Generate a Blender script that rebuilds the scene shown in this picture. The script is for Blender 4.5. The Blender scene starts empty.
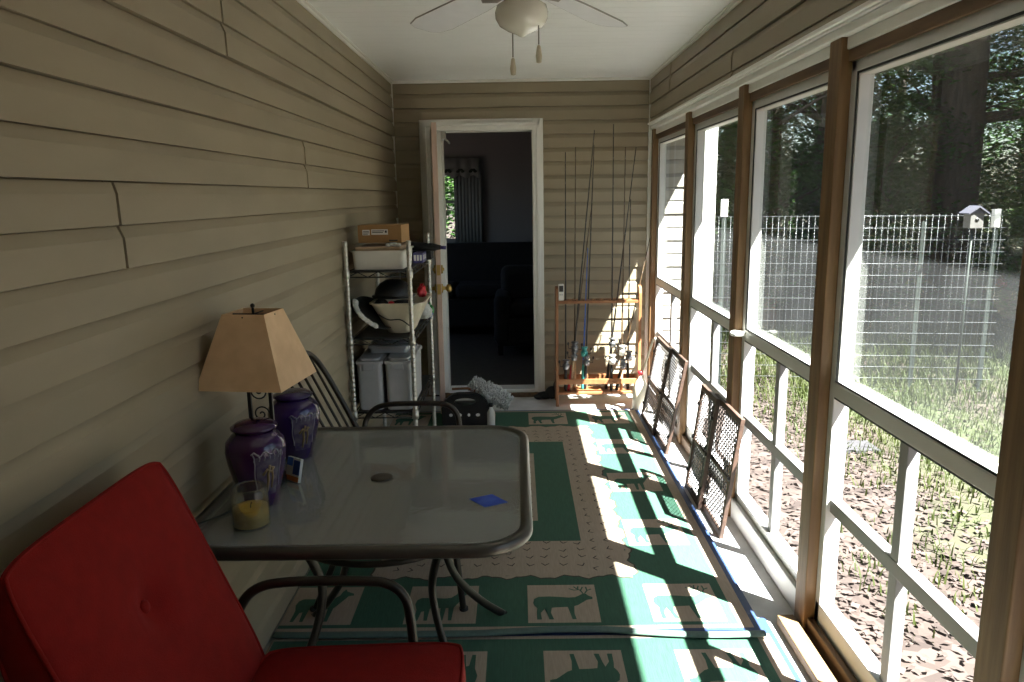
import bpy, bmesh, math, random
from mathutils import Vector, Matrix
import numpy as np
random.seed(7)
PI = math.pi
scn = bpy.context.scene
COL = scn.collection

# ------------------------------------------------------------------ materials
def mat(name, col, rough=.6, metal=0., var=0., scale=20., stretch=(1, 1, 1), col2=None, bump=0., bscale=None, spec=.5, coat=0., trans=0.):
    m = bpy.data.materials.new(name); m.use_nodes = True
    nt = m.node_tree; N = nt.nodes; L = nt.links
    b = N['Principled BSDF']
    b.inputs['Roughness'].default_value = rough
    b.inputs['Metallic'].default_value = metal
    b.inputs['Specular IOR Level'].default_value = spec
    if coat: b.inputs['Coat Weight'].default_value = coat
    if trans: b.inputs['Transmission Weight'].default_value = trans
    tc = N.new('ShaderNodeTexCoord'); mp = N.new('ShaderNodeMapping')
    mp.inputs['Scale'].default_value = stretch
    L.new(tc.outputs['Object'], mp.inputs['Vector'])
    no = N.new('ShaderNodeTexNoise'); no.inputs['Scale'].default_value = scale
    no.inputs['Detail'].default_value = 4
    L.new(mp.outputs['Vector'], no.inputs['Vector'])
    mx = N.new('ShaderNodeMix'); mx.data_type = 'RGBA'
    c1 = tuple(col) + (1,)
    if col2 is None: col2 = tuple(max(0, c * (1 - var)) for c in col)
    mx.inputs['A'].default_value = c1; mx.inputs['B'].default_value = tuple(col2) + (1,)
    cr = N.new('ShaderNodeMapRange'); cr.inputs['From Min'].default_value = .35; cr.inputs['From Max'].default_value = .65
    L.new(no.outputs['Fac'], cr.inputs['Value'])
    L.new(cr.outputs['Result'], mx.inputs['Factor'])
    L.new(mx.outputs['Result'], b.inputs['Base Color'])
    if bump:
        n2 = N.new('ShaderNodeTexNoise'); n2.inputs['Scale'].default_value = bscale or scale * 3; n2.inputs['Detail'].default_value = 3
        L.new(mp.outputs['Vector'], n2.inputs['Vector'])
        bp = N.new('ShaderNodeBump'); bp.inputs['Strength'].default_value = bump; bp.inputs['Distance'].default_value = .01
        L.new(n2.outputs['Fac'], bp.inputs['Height']); L.new(bp.outputs['Normal'], b.inputs['Normal'])
    return m

M = {}
M['siding'] = mat('vinyl_siding', (.310, .258, .176), .55, var=.10, scale=2.5, stretch=(1, 1, 3), bump=.05, bscale=60)
M['siding_out'] = mat('exterior_siding', (.28, .265, .23), .55, var=.06, scale=3)
M['white'] = mat('white_vinyl', (.78, .77, .73), .4, var=.05, scale=6)
M['frame'] = mat('window_frame_vinyl', (.60, .60, .58), .45, var=.05, scale=9)
M['muntin'] = mat('muntin_grey', (.24, .24, .235), .5, var=.08, scale=9)
M['gasket'] = mat('black_gasket', (.012, .012, .012), .6, var=.2)
M['ceil'] = mat('ceiling_vinyl', (.92, .93, .93), .35, var=.04, scale=3)
M['concrete'] = mat('painted_concrete', (.62, .62, .61), .75, var=.28, scale=6, bump=.15, bscale=90)
M['post'] = mat('cedar_post', (.205, .118, .046), .6, scale=7, stretch=(6, 6, .5), col2=(.135, .072, .027), bump=.1, bscale=20)
M['sill'] = mat('treated_sill', (.15, .085, .038), .65, scale=7, stretch=(6, .5, 6), col2=(.09, .05, .024), bump=.1)
M['pine'] = mat('pine_board', (.21, .135, .062), .6, scale=8, stretch=(6, .4, 6), col2=(.16, .095, .042))
M['rackwood'] = mat('rack_wood', (.33, .145, .06), .45, scale=8, stretch=(2, 2, 1), col2=(.23, .09, .036))
M['metal_dark'] = mat('bronze_metal', (.040, .035, .030), .38, .6, var=.2, scale=15)
M['rim'] = mat('table_rim_metal', (.085, .078, .068), .32, .55, var=.15, scale=12)
M['red'] = mat('red_canvas', (.235, .008, .006), .85, var=.12, scale=30, bump=.25, bscale=400, spec=.2)
M['green'] = mat('rug_green', (.032, .108, .068), .8, var=.18, scale=160, stretch=(1, .1, 1), bump=.2, bscale=220)
M['rugedge'] = mat('rug_edge', (.10, .16, .135), .8, var=.15, scale=60)
M['tan'] = mat('rug_tan', (.39, .315, .24), .8, var=.14, scale=160, stretch=(1, .1, 1), bump=.2, bscale=220)
M['rugdark'] = mat('rug_brown', (.055, .04, .03), .8, var=.1)
M['rugblue'] = mat('rug_binding', (.022, .05, .13), .6, var=.1)
M['shade'] = mat('parchment_shade', (.80, .55, .33), .8, scale=14, col2=(.70, .46, .26))
M['purple'] = mat('purple_glaze', (.050, .012, .060), .16, scale=5, col2=(.032, .012, .085), coat=.3)
M['violet'] = mat('violet_glaze', (.040, .014, .120), .16, scale=5, col2=(.022, .012, .06), coat=.3)
M['motif'] = mat('painted_panel', (.17, .15, .19), .25, scale=40, col2=(.05, .03, .10))
M['motifw'] = mat('painted_white', (.34, .32, .38), .3, var=.2)
M['motifg'] = mat('painted_gold', (.34, .24, .10), .3, var=.3)
M['wax'] = mat('amber_wax', (.86, .56, .085), .4, var=.15, scale=20)
M['black'] = mat('black_plastic', (.012, .012, .013), .4, var=.2)
M['blackmat'] = mat('black_fabric', (.015, .014, .014), .85, var=.3, bump=.2)
M['chrome'] = mat('chrome', (.58, .56, .52), .38, 1., var=.1)
M['shelfplate'] = mat('shelf_plate', (.035, .035, .035), .5, .3, var=.2)
M['bin'] = mat('white_bin', (.66, .64, .58), .45, var=.05)
M['cream'] = mat('cream_plastic', (.66, .60, .46), .4, var=.08)
M['greybin'] = mat('grey_bin', (.40, .41, .43), .5, var=.08)
M['card'] = mat('cardboard', (.34, .19, .075), .8, var=.12, scale=12)
M['label'] = mat('paper_label', (.72, .71, .69), .7, var=.05)
M['ink'] = mat('ink', (.03, .03, .035), .7)
M['kraft'] = mat('kraft_paper', (.40, .28, .18), .85, var=.15)
M['clear'] = mat('clear_plastic', (.55, .56, .55), .2, var=.2, scale=60)
M['cloth'] = mat('white_cloth', (.72, .71, .66), .9, var=.08, bump=.2)
M['blue'] = mat('blue_tag', (.004, .06, .50), .5, var=.1)
M['bluelight'] = mat('blue_print', (.05, .16, .62), .5)
M['redp'] = mat('red_plastic', (.55, .02, .03), .4, var=.1)
M['greenp'] = mat('green_plastic', (.03, .30, .06), .4, var=.2)
M['bluep'] = mat('blue_plastic', (.03, .08, .35), .4, var=.2)
M['purplep'] = mat('purple_wrap', (.09, .08, .26), .35, var=.3)
M['teal'] = mat('teal_plastic', (.05, .35, .33), .4, var=.1)
M['cork'] = mat('cork', (.45, .30, .17), .8, var=.3, scale=80)
M['rod'] = mat('rod_blank', (.02, .018, .018), .3, var=.2)
M['rodtan'] = mat('rod_blank_brown', (.10, .06, .03), .3, var=.2)
M['capbrown'] = mat('cap_brown', (.035, .022, .014), .6, var=.2)
M['pan'] = mat('seasoned_iron', (.055, .055, .050), .45, .3, var=.2)
M['reel'] = mat('reel_metal', (.20, .20, .21), .35, .7, var=.2)
M['brass'] = mat('brass', (.45, .31, .10), .3, 1., var=.1)
M['slab'] = mat('door_paint', (.62, .58, .52), .5, var=.06)
M['slabedge'] = mat('door_edge', (.58, .42, .34), .6, var=.15, stretch=(3, 3, .5))
M['chenille'] = mat('chenille', (.62, .63, .62), .95, var=.25, scale=60, bump=.6)
M['globe'] = mat('opal_glass', (.78, .76, .66), .18, var=.04, coat=.3)
M['fanblade'] = mat('fan_blade', (.84, .85, .88), .4, var=.04)
M['fanedge'] = mat('fan_metal', (.30, .29, .27), .4, .5, var=.1)
M['orange'] = mat('orange_print', (.60, .20, .05), .5)
M['gatewood'] = mat('gate_wood', (.075, .044, .030), .55, scale=9, stretch=(5, .6, 5), col2=(.042, .025, .017))
M['mesh'] = mat('gate_mesh', (.03, .026, .024), .5, var=.2)
M['inwall'] = mat('inner_wall', (.34, .34, .35), .8, var=.04, scale=2)
M['infloor'] = mat('inner_floor', (.09, .075, .06), .6, var=.2)
M['sofa'] = mat('dark_upholstery', (.020, .018, .018), .9, var=.2)
M['curtain'] = mat('sheer_curtain', (.30, .32, .32), .9, var=.1)
M['curtaindark'] = mat('valance_motif', (.03, .045, .035), .9, var=.2)
M['bark'] = mat('bark', (.085, .065, .05), .9, scale=6, stretch=(3, 3, .5), col2=(.04, .03, .024), bump=.5, bscale=14)
M['wire'] = mat('galvanised_wire', (.17, .18, .19), .35, .3, var=.1)
M['birdwood'] = mat('weathered_wood', (.12, .115, .108), .8, var=.2)
M['birdroof'] = mat('birdhouse_roof', (.075, .075, .10), .7, var=.1)
M['tpost'] = mat('green_steel_post', (.016, .024, .020), .6, .2, var=.2)
M['roof'] = mat('roof_shingle', (.10, .09, .085), .9, var=.3)
M['soffit'] = mat('soffit', (.70, .69, .66), .6, var=.04)
M['stone'] = mat('grey_slab', (.035, .035, .038), .9, var=.2)
M['rubber'] = mat('rubber', (.02, .02, .02), .8, var=.2)

def leafmat(name, c, c2, trans=.35):
    m = mat(name, c, .55, var=.3, scale=1.3, col2=c2, spec=.3)
    nt = m.node_tree; N = nt.nodes; L = nt.links
    b = N['Principled BSDF']; out = N['Material Output']
    mx = [n for n in N if n.bl_idname == 'ShaderNodeMix'][0]
    t = N.new('ShaderNodeBsdfTranslucent'); ms = N.new('ShaderNodeMixShader'); ms.inputs['Fac'].default_value = trans
    L.new(mx.outputs['Result'], t.inputs['Color'])
    L.new(b.outputs[0], ms.inputs[1]); L.new(t.outputs[0], ms.inputs[2]); L.new(ms.outputs[0], out.inputs['Surface'])
    return m
M['leaf'] = leafmat('tree_leaf', (.050, .120, .020), (.028, .080, .016))
M['leafb'] = leafmat('bush_leaf', (.036, .085, .015), (.022, .058, .012))
M['grass'] = leafmat('grass_blade', (.056, .072, .018), (.034, .050, .012), .4)
M['litter'] = mat('dry_leaf', (.060, .044, .037), .85, scale=9, col2=(.026, .018, .014))

def glassmat(name, tint, dust, fr=.06):
    m = bpy.data.materials.new(name); m.use_nodes = True
    nt = m.node_tree; N = nt.nodes; L = nt.links; N.remove(N['Principled BSDF']); out = N['Material Output']
    tr = N.new('ShaderNodeBsdfTransparent'); tr.inputs['Color'].default_value = (*tint, 1)
    gl = N.new('ShaderNodeBsdfGlossy'); gl.inputs['Roughness'].default_value = .02; gl.inputs['Color'].default_value = (1, 1, 1, 1)
    lw = N.new('ShaderNodeLayerWeight'); lw.inputs['Blend'].default_value = .25
    mr = N.new('ShaderNodeMapRange'); mr.inputs['To Min'].default_value = .02; mr.inputs['To Max'].default_value = fr * 6
    L.new(lw.outputs['Fresnel'], mr.inputs['Value'])
    m1 = N.new('ShaderNodeMixShader'); L.new(mr.outputs['Result'], m1.inputs['Fac']); L.new(tr.outputs[0], m1.inputs[1]); L.new(gl.outputs[0], m1.inputs[2])
    df = N.new('ShaderNodeBsdfDiffuse'); df.inputs['Color'].default_value = (.85, .88, .9, 1)
    tl = N.new('ShaderNodeBsdfTranslucent'); tl.inputs['Color'].default_value = (.85, .88, .9, 1)
    md = N.new('ShaderNodeMixShader'); md.inputs['Fac'].default_value = .65; L.new(df.outputs[0], md.inputs[1]); L.new(tl.outputs[0], md.inputs[2])
    tc = N.new('ShaderNodeTexCoord'); no = N.new('ShaderNodeTexNoise'); no.inputs['Scale'].default_value = 5; no.inputs['Detail'].default_value = 6
    L.new(tc.outputs['Object'], no.inputs['Vector'])
    mr2 = N.new('ShaderNodeMapRange'); mr2.inputs['From Min'].default_value = .3; mr2.inputs['From Max'].default_value = .7
    mr2.inputs['To Min'].default_value = dust * .7; mr2.inputs['To Max'].default_value = dust * 1.3
    L.new(no.outputs['Fac'], mr2.inputs['Value'])
    m2 = N.new('ShaderNodeMixShader'); L.new(mr2.outputs['Result'], m2.inputs['Fac']); L.new(m1.outputs[0], m2.inputs[1]); L.new(md.outputs[0], m2.inputs[2])
    L.new(m2.outputs[0], out.inputs['Surface'])
    return m
M['pane'] = glassmat('dusty_pane', (.95, .97, .95), .016, .025)
M['paneclean'] = glassmat('clean_pane', (.97, .98, .97), .008, .025)
M['jarglass'] = glassmat('jar_glass', (.88, .88, .84), .03, .08)

def tableglass():
    m = bpy.data.materials.new('tinted_table_glass'); m.use_nodes = True
    nt = m.node_tree; N = nt.nodes; L = nt.links; N.remove(N['Principled BSDF']); out = N['Material Output']
    tr = N.new('ShaderNodeBsdfRefraction'); tr.inputs['Color'].default_value = (.95, .97, .95, 1); tr.inputs['Roughness'].default_value = .12; tr.inputs['IOR'].default_value = 1.02
    df = N.new('ShaderNodeBsdfDiffuse'); df.inputs['Color'].default_value = (.84, .88, .83, 1)
    m1 = N.new('ShaderNodeMixShader'); m1.inputs['Fac'].default_value = .28
    tp = N.new('ShaderNodeBsdfTransparent'); tp.inputs['Color'].default_value = (.95, .97, .95, 1); m0 = N.new('ShaderNodeMixShader'); m0.inputs['Fac'].default_value = .6; L.new(tr.outputs[0], m0.inputs[1]); L.new(tp.outputs[0], m0.inputs[2])
    L.new(m0.outputs[0], m1.inputs[1]); L.new(df.outputs[0], m1.inputs[2])
    gl = N.new('ShaderNodeBsdfGlossy'); gl.inputs['Roughness'].default_value = .05
    fr = N.new('ShaderNodeFresnel'); fr.inputs['IOR'].default_value = 1.55
    tc = N.new('ShaderNodeTexCoord'); no = N.new('ShaderNodeTexNoise'); no.inputs['Scale'].default_value = 30
    L.new(tc.outputs['Object'], no.inputs['Vector'])
    bp = N.new('ShaderNodeBump'); bp.inputs['Strength'].default_value = .02; bp.inputs['Distance'].default_value = .01
    L.new(no.outputs['Fac'], bp.inputs['Height']); L.new(bp.outputs[0], gl.inputs['Normal'])
    m2 = N.new('ShaderNodeMixShader'); L.new(fr.outputs[0], m2.inputs['Fac']); L.new(m1.outputs[0], m2.inputs[1]); L.new(gl.outputs[0], m2.inputs[2])
    L.new(m2.outputs[0], out.inputs['Surface'])
    return m
M['tglass'] = tableglass()

def groundmat():
    m = bpy.data.materials.new('yard_ground'); m.use_nodes = True
    nt = m.node_tree; N = nt.nodes; L = nt.links; b = N['Principled BSDF']; b.inputs['Roughness'].default_value = .95
    tc = N.new('ShaderNodeTexCoord')
    vo = N.new('ShaderNodeTexVoronoi'); vo.inputs['Scale'].default_value = 14; L.new(tc.outputs['Object'], vo.inputs['Vector'])
    r = N.new('ShaderNodeValToRGB'); cr = r.color_ramp
    cr.elements[0].color = (.022, .015, .012, 1); cr.elements[1].color = (.058, .044, .037, 1)
    e = cr.elements.new(.5); e.color = (.040, .028, .022, 1)
    sp = N.new('ShaderNodeSeparateColor'); L.new(vo.outputs['Color'], sp.inputs[0]); L.new(sp.outputs[0], r.inputs['Fac'])
    no = N.new('ShaderNodeTexNoise'); no.inputs['Scale'].default_value = .9; no.inputs['Detail'].default_value = 5; L.new(tc.outputs['Object'], no.inputs['Vector'])
    sx = N.new('ShaderNodeSeparateXYZ'); L.new(tc.outputs['Object'], sx.inputs[0])
    def ramp(sock, lo, hi):
        q = N.new('ShaderNodeMapRange'); q.inputs['From Min'].default_value = lo; q.inputs['From Max'].default_value = hi; L.new(sx.outputs[sock], q.inputs['Value']); return q.outputs['Result']
    m_a = N.new('ShaderNodeMath'); m_a.operation = 'MINIMUM'; L.new(ramp('X', 1.8 - 15, 2.7 - 15), m_a.inputs[0]); L.new(ramp('Y', 2.9 - 20, 4.1 - 20), m_a.inputs[1])
    m_b = N.new('ShaderNodeMapRange'); m_b.inputs['To Min'].default_value = -.14; m_b.inputs['To Max'].default_value = .13
    L.new(m_a.outputs[0], m_b.inputs['Value'])
    m_c = N.new('ShaderNodeMath'); L.new(no.outputs['Fac'], m_c.inputs[0]); L.new(m_b.outputs['Result'], m_c.inputs[1])
    mr = N.new('ShaderNodeMapRange'); mr.inputs['From Min'].default_value = .52; mr.inputs['From Max'].default_value = .70
    L.new(m_c.outputs[0], mr.inputs['Value'])
    mx = N.new('ShaderNodeMix'); mx.data_type = 'RGBA'; mx.inputs['B'].default_value = (.036, .046, .015, 1)
    L.new(mr.outputs['Result'], mx.inputs['Factor']); L.new(r.outputs['Color'], mx.inputs['A'])
    L.new(mx.outputs['Result'], b.inputs['Base Color'])
    return m
M['ground'] = groundmat()

# ------------------------------------------------------------------ mesh builder
class MB:
    def __init__(s): s.v = []; s.f = []; s.m = []; s.s = []
    def add(s, vs, fs, m=0, smooth=False):
        o = len(s.v); s.v += [tuple(p) for p in vs]
        for f in fs: s.f.append(tuple(i + o for i in f)); s.m.append(m); s.s.append(smooth)
        return s
    def box(s, a, b, m=0):
        (x0, y0, z0), (x1, y1, z1) = a, b
        x0, x1 = min(x0, x1), max(x0, x1); y0, y1 = min(y0, y1), max(y0, y1); z0, z1 = min(z0, z1), max(z0, z1)
        return s.add([(x0, y0, z0), (x1, y0, z0), (x1, y1, z0), (x0, y1, z0), (x0, y0, z1), (x1, y0, z1), (x1, y1, z1), (x0, y1, z1)],
                     [(3, 2, 1, 0), (4, 5, 6, 7), (0, 1, 5, 4), (1, 2, 6, 5), (2, 3, 7, 6), (3, 0, 4, 7)], m)
    def obox(s, c, half, R, m=0):
        c = Vector(c); vs = []
        for z in (-1, 1):
            for (x, y) in ((-1, -1), (1, -1), (1, 1), (-1, 1)):
                vs.append(c + R @ Vector((x * half[0], y * half[1], z * half[2])))
        return s.add(vs, [(3, 2, 1, 0), (4, 5, 6, 7), (0, 1, 5, 4), (1, 2, 6, 5), (2, 3, 7, 6), (3, 0, 4, 7)], m)
    def bar(s, a, b, w, t, up=(0, 0, 1), m=0):
        """rectangular bar from a to b, w across, t along the 'up' side"""
        a, b = Vector(a), Vector(b); d = (b - a); l = d.length; d.normalize()
        u = Vector(up); u = (u - d * u.dot(d)).normalized(); r = d.cross(u)
        R = Matrix((r, d, u)).transposed()
        return s.obox((a + b) / 2, (w / 2, l / 2, t / 2), R, m)
    def tube(s, pts, r, n=8, m=0, cap=True, closed=False, flat=1.0):
        pts = [Vector(p) for p in pts]; k = len(pts)
        rs = r if isinstance(r, (list, tuple)) else [r] * k
        tang = []
        for i in range(k):
            if closed: t = pts[(i + 1) % k] - pts[i - 1]
            else: t = pts[min(i + 1, k - 1)] - pts[max(i - 1, 0)]
            tang.append(t.normalized() if t.length > 1e-9 else Vector((0, 0, 1)))
        u = tang[0].orthogonal().normalized()
        if abs(tang[0].z) < .9: u = (Vector((0, 0, 1)) - tang[0] * tang[0].z).normalized()
        vs = []
        for i in range(k):
            t = tang[i]; u = (u - t * u.dot(t))
            u = u.normalized() if u.length > 1e-6 else t.orthogonal().normalized()
            w = t.cross(u)
            for j in range(n):
                a = 2 * PI * j / n
                vs.append(pts[i] + u * (math.cos(a) * rs[i]) + w * (math.sin(a) * rs[i] * flat))
        fs = []
        for i in range(k if closed else k - 1):
            i2 = (i + 1) % k
            for j in range(n):
                j2 = (j + 1) % n; fs.append((i * n + j, i * n + j2, i2 * n + j2, i2 * n + j))
        s.add(vs, fs, m, True)
        if cap and not closed:
            o = len(s.v) - k * n
            s.f.append(tuple(o + j for j in reversed(range(n)))); s.m.append(m); s.s.append(False)
            s.f.append(tuple(o + (k - 1) * n + j for j in range(n))); s.m.append(m); s.s.append(False)
        return s
    def lathe(s, prof, c=(0, 0, 0), n=24, m=0, R=None, a0=0, a1=2 * PI):
        c = Vector(c); k = len(prof); full = abs(a1 - a0 - 2 * PI) < 1e-6; nn = n if full else n + 1
        vs = []
        for (r, z) in prof:
            for j in range(nn):
                a = a0 + (a1 - a0) * j / n; p = Vector((r * math.cos(a), r * math.sin(a), z))
                vs.append(c + (R @ p if R else p))
        fs = []
        for i in range(k - 1):
            for j in range(n):
                j2 = (j + 1) % nn; fs.append((i * nn + j, i * nn + j2, (i + 1) * nn + j2, (i + 1) * nn + j))
        s.add(vs, fs, m, True)
        return s
    def prism(s, poly, z0, z1, m=0, f=None):
        """poly in xy extruded in z; f maps a local point to world"""
        n = len(poly); vs = [(x, y, z0) for x, y in poly] + [(x, y, z1) for x, y in poly]
        if f: vs = [f(Vector(p)) for p in vs]
        fs = [tuple(reversed(range(n))), tuple(range(n, 2 * n))] + [(i, (i + 1) % n, n + (i + 1) % n, n + i) for i in range(n)]
        return s.add(vs, fs, m)
    def poly(s, pts, m=0): return s.add(pts, [tuple(range(len(pts)))], m)
    def ball(s, c, r, n=14, k=9, m=0, R=None):
        if not isinstance(r, (list, tuple)): r = (r, r, r)
        c = Vector(c); vs = []
        for i in range(k + 1):
            t = PI * i / k
            for j in range(n):
                a = 2 * PI * j / n; p = Vector((r[0] * math.sin(t) * math.cos(a), r[1] * math.sin(t) * math.sin(a), -r[2] * math.cos(t)))
                vs.append(c + (R @ p if R else p))
        fs = [(i * n + j, i * n + (j + 1) % n, (i + 1) * n + (j + 1) % n, (i + 1) * n + j) for i in range(k) for j in range(n)]
        return s.add(vs, fs, m, True)
    def build(s, name, mats, parent=None, bevel=0, seg=2, sub=0, origin=None):
        if not isinstance(mats, (list, tuple)): mats = [mats]
        V = np.array(s.v, float)
        if parent is not None: org = np.array(parent['_w'])
        elif origin is not None: org = np.array(origin, float)
        else: org = np.array([(V[:, 0].min() + V[:, 0].max()) / 2, (V[:, 1].min() + V[:, 1].max()) / 2, V[:, 2].min()])
        me = bpy.data.meshes.new(name)
        me.from_pydata((V - org).tolist(), [], s.f)
        for q in mats: me.materials.append(q)
        me.polygons.foreach_set('material_index', s.m); me.polygons.foreach_set('use_smooth', s.s)
        bm = bmesh.new(); bm.from_mesh(me); bmesh.ops.remove_doubles(bm, verts=bm.verts, dist=1e-6)
        bmesh.ops.recalc_face_normals(bm, faces=bm.faces); bm.to_mesh(me); bm.free(); me.update()
        o = bpy.data.objects.new(name, me); COL.objects.link(o)
        o['_w'] = [float(q) for q in org]
        if parent is not None: o.parent = parent
        else: o.location = org
        if parent is not None:
            pw = np.array(parent['_w']); o.location = org - pw
        if bevel:
            b = o.modifiers.new('Bevel', 'BEVEL'); b.width = bevel; b.segments = seg; b.limit_method = 'ANGLE'; b.angle_limit = math.radians(50)
        if sub:
            d = o.modifiers.new('Subdivision', 'SUBSURF'); d.levels = sub; d.render_levels = sub
        return o

def tag(o, label, cat, group=None, kind=None):
    o['label'] = label; o['category'] = cat
    if group: o['group'] = group
    if kind: o['kind'] = kind
    return o
def thing(name, loc, label, cat, group=None, kind=None):
    o = bpy.data.objects.new(name, None); COL.objects.link(o); o.location = loc; o['_w'] = [float(q) for q in loc]
    o.empty_display_size = .1
    return tag(o, label, cat, group, kind)
def struct(o, label=None, cat=None):
    o['kind'] = 'structure'
    if label: o['label'] = label
    if cat: o['category'] = cat
    return o
def sthing(name, loc, label=None, cat=None):
    o = bpy.data.objects.new(name, None); COL.objects.link(o); o.location = loc; o['_w'] = [float(q) for q in loc]
    return struct(o, label, cat)
def smooth_path(pts, k=6, closed=False):
    pts = [Vector(p) for p in pts]; out = []; n = len(pts)
    rng = range(n) if closed else range(n - 1)
    for i in rng:
        if closed: p0, p1, p2, p3 = pts[i - 1], pts[i], pts[(i + 1) % n], pts[(i + 2) % n]
        else: p0, p1, p2, p3 = pts[max(i - 1, 0)], pts[i], pts[i + 1], pts[min(i + 2, n - 1)]
        for j in range(k):
            t = j / k
            out.append(.5 * ((2 * p1) + (-p0 + p2) * t + (2 * p0 - 5 * p1 + 4 * p2 - p3) * t * t + (-p0 + 3 * p1 - 3 * p2 + p3) * t ** 3))
    if not closed: out.append(pts[-1])
    return out
def Rz(a): return Matrix.Rotation(a, 3, 'Z')
def Rx(a): return Matrix.Rotation(a, 3, 'X')
def Ry(a): return Matrix.Rotation(a, 3, 'Y')

# ------------------------------------------------------------------ camera, sun, sky
CAMH = 1.57
Rm = Matrix(((0.99986, 0.01446, 0.00882), (0.00674 * 1, 0.1924, -0.98129), (-0.01589, 0.98121, 0.19228)))
def ray(px, py): return Vector((px - 512, -(py - 341), -742.))
Yv = ray(517, 195.5).normalized(); Zv = -ray(571, 4130); Zv = (Zv - Yv * Zv.dot(Yv)).normalized(); Xv = Yv.cross(Zv)
Rm = Matrix((Xv, Yv, Zv))
cd = bpy.data.cameras.new('camera'); cam = bpy.data.objects.new('camera', cd); COL.objects.link(cam)
cd.sensor_width = 36; cd.lens = 742. / 1024 * 36; cd.clip_start = .02; cd.clip_end = 300
cam.matrix_world = Matrix.Translation((0, 0, CAMH)) @ Rm.to_4x4()
scn.camera = cam

SUN = Vector((1.0, -.85, 1.98))
sl = bpy.data.lights.new('sun', 'SUN'); sl.energy = 35; sl.angle = math.radians(.6); sl.color = (1, .985, .95)
so = bpy.data.objects.new('sun', sl); COL.objects.link(so); so.rotation_euler = SUN.to_track_quat('Z', 'Y').to_euler()
so.location = (6, -5, 12)
w = bpy.data.worlds.new('sky'); scn.world = w; w.use_nodes = True
nt = w.node_tree; bg = nt.nodes['Background']
sky = nt.nodes.new('ShaderNodeTexSky'); sky.sky_type = 'NISHITA'; sky.sun_disc = False
sky.sun_elevation = math.radians(57); sky.sun_rotation = math.radians(130)
nt.links.new(sky.outputs[0], bg.inputs['Color']); bg.inputs['Strength'].default_value = .13
vs = scn.view_settings; scn.display_settings.display_device = 'sRGB'
vs.view_transform = 'Standard'; vs.look = 'None'; vs.gamma = 1; vs.exposure = .97
try: vs.use_curve_mapping = False
except Exception: pass
scn.cycles.max_bounces = 14; scn.cycles.diffuse_bounces = 9; scn.cycles.transparent_max_bounces = 24
scn.cycles.transmission_bounces = 8; scn.cycles.glossy_bounces = 4
scn.cycles.caustics_reflective = False; scn.cycles.caustics_refractive = False
scn.cycles.sample_clamp_indirect = 60.0

# ------------------------------------------------------------------ room shell
D = 5.75; XL = -.93; XR = 1.01; HC = 2.412; YB = -.45
PH = .1; OFF = .017
def siding(name, axis, fixed, sgn, u0, u1, z0, z1, matl, joints={}, hole=None, back=.06):
    """lapped courses; axis 'y': wall runs along y at x=fixed, facing sgn; axis 'x': runs along x at y=fixed"""
    mb = MB()
    def P(u, d, z): return (fixed + sgn * d, u, z) if axis == 'y' else (u, fixed + sgn * d, z)
    k = math.floor((z0 - OFF) / PH)
    z = OFF + k * PH
    while z < z1 - 1e-4:
        a, b = max(z, z0), min(z + PH, z1)
        pair = round((z - OFF) / PH)
        strong = pair % 2 == 0
        spans = [(u0, u1)]
        if hole and a < hole[2] - .001 and True:
            spans = [(u0, hole[0]), (hole[1], u1)]
        key = pair - (0 if strong else 1)
        for (p, q) in spans:
            segs = [(p, q, 0.)]
            if key in joints and p < joints[key] < q: segs = [(p, joints[key] - .0022, 0.), (joints[key] + .0022, q, .004)]
            for (s0, s1, ex) in segs:
                d0 = (.018 if strong else .013) + ex; d1 = .0050 + ex
                g = (.0022 if strong else .0034) if b - a > PH * .9 else 0    # open groove under the lip of the next course
                bb = b - g
                fr = (a - z) / PH; da = d0 + (d1 - d0) * fr; fb = (bb - z) / PH; db = d0 + (d1 - d0) * fb
                zm = min(bb, max(a, z + PH * .70)); dm = d0 * .94 if zm > a else da
                for (q0, q1, e0, e1) in (((a, zm, (d0 if fr < .01 else dm), dm),) if zm > a + 1e-5 else ()) + (((zm, bb, dm, db),) if bb > zm + 1e-5 else ()) + (((bb, b, -.016, -.016),) if g else ()):
                    vv = [P(s0, e0, q0), P(s1, e0, q0), P(s1, e1, q1), P(s0, e1, q1), P(s0, -back, q0), P(s1, -back, q0), P(s1, -back, q1), P(s0, -back, q1)]
                    mb.add(vv, [(0, 1, 2, 3), (4, 7, 6, 5), (0, 4, 5, 1), (3, 2, 6, 7), (0, 3, 7, 4), (1, 5, 6, 2)])
        z += PH
    if joints:
        A, B = P(u0, -.022, z0), P(u1, -back - .01, z1); mb.box(A, B)
    o = mb.build(name, matl)
    return struct(o)
# keys: course index k (z = OFF + k*.1); pairs start on even k
siding('wall_left', 'y', XL, 1, YB, D, 0, HC, M['siding'], {14: 1.725, 16: 3.30, 20: 2.47})
siding('wall_back', 'x', D, -1, XL - .06, 1.07, 0, HC, M['siding'], {}, hole=(-.70, .185, 2.115))
siding('wall_right', 'y', XR, -1, YB, D, 2.085, HC, M['siding'], {22: 5.0, 20: 3.6})
siding('wall_rear', 'x', YB, 1, XL - .06, 1.07, 0, HC, M['siding'])  # out of view, placed close behind the camera to darken the near end
struct(MB().box((XL - .06, YB - .06, -.25), (1.12, D, 0)).build('floor', M['concrete']))
mb = MB()
mb.box((XL - .06, YB - .06, HC + .01), (1.07, D, HC + .06))
y = YB
while y < D - .001:                                  # ceiling planks with shallow grooves
    mb.box((XL, y + .0015, HC), (XR, min(y + .0985, D), HC + .012)); y += .1
struct(mb.build('ceiling', M['ceil']))
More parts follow.
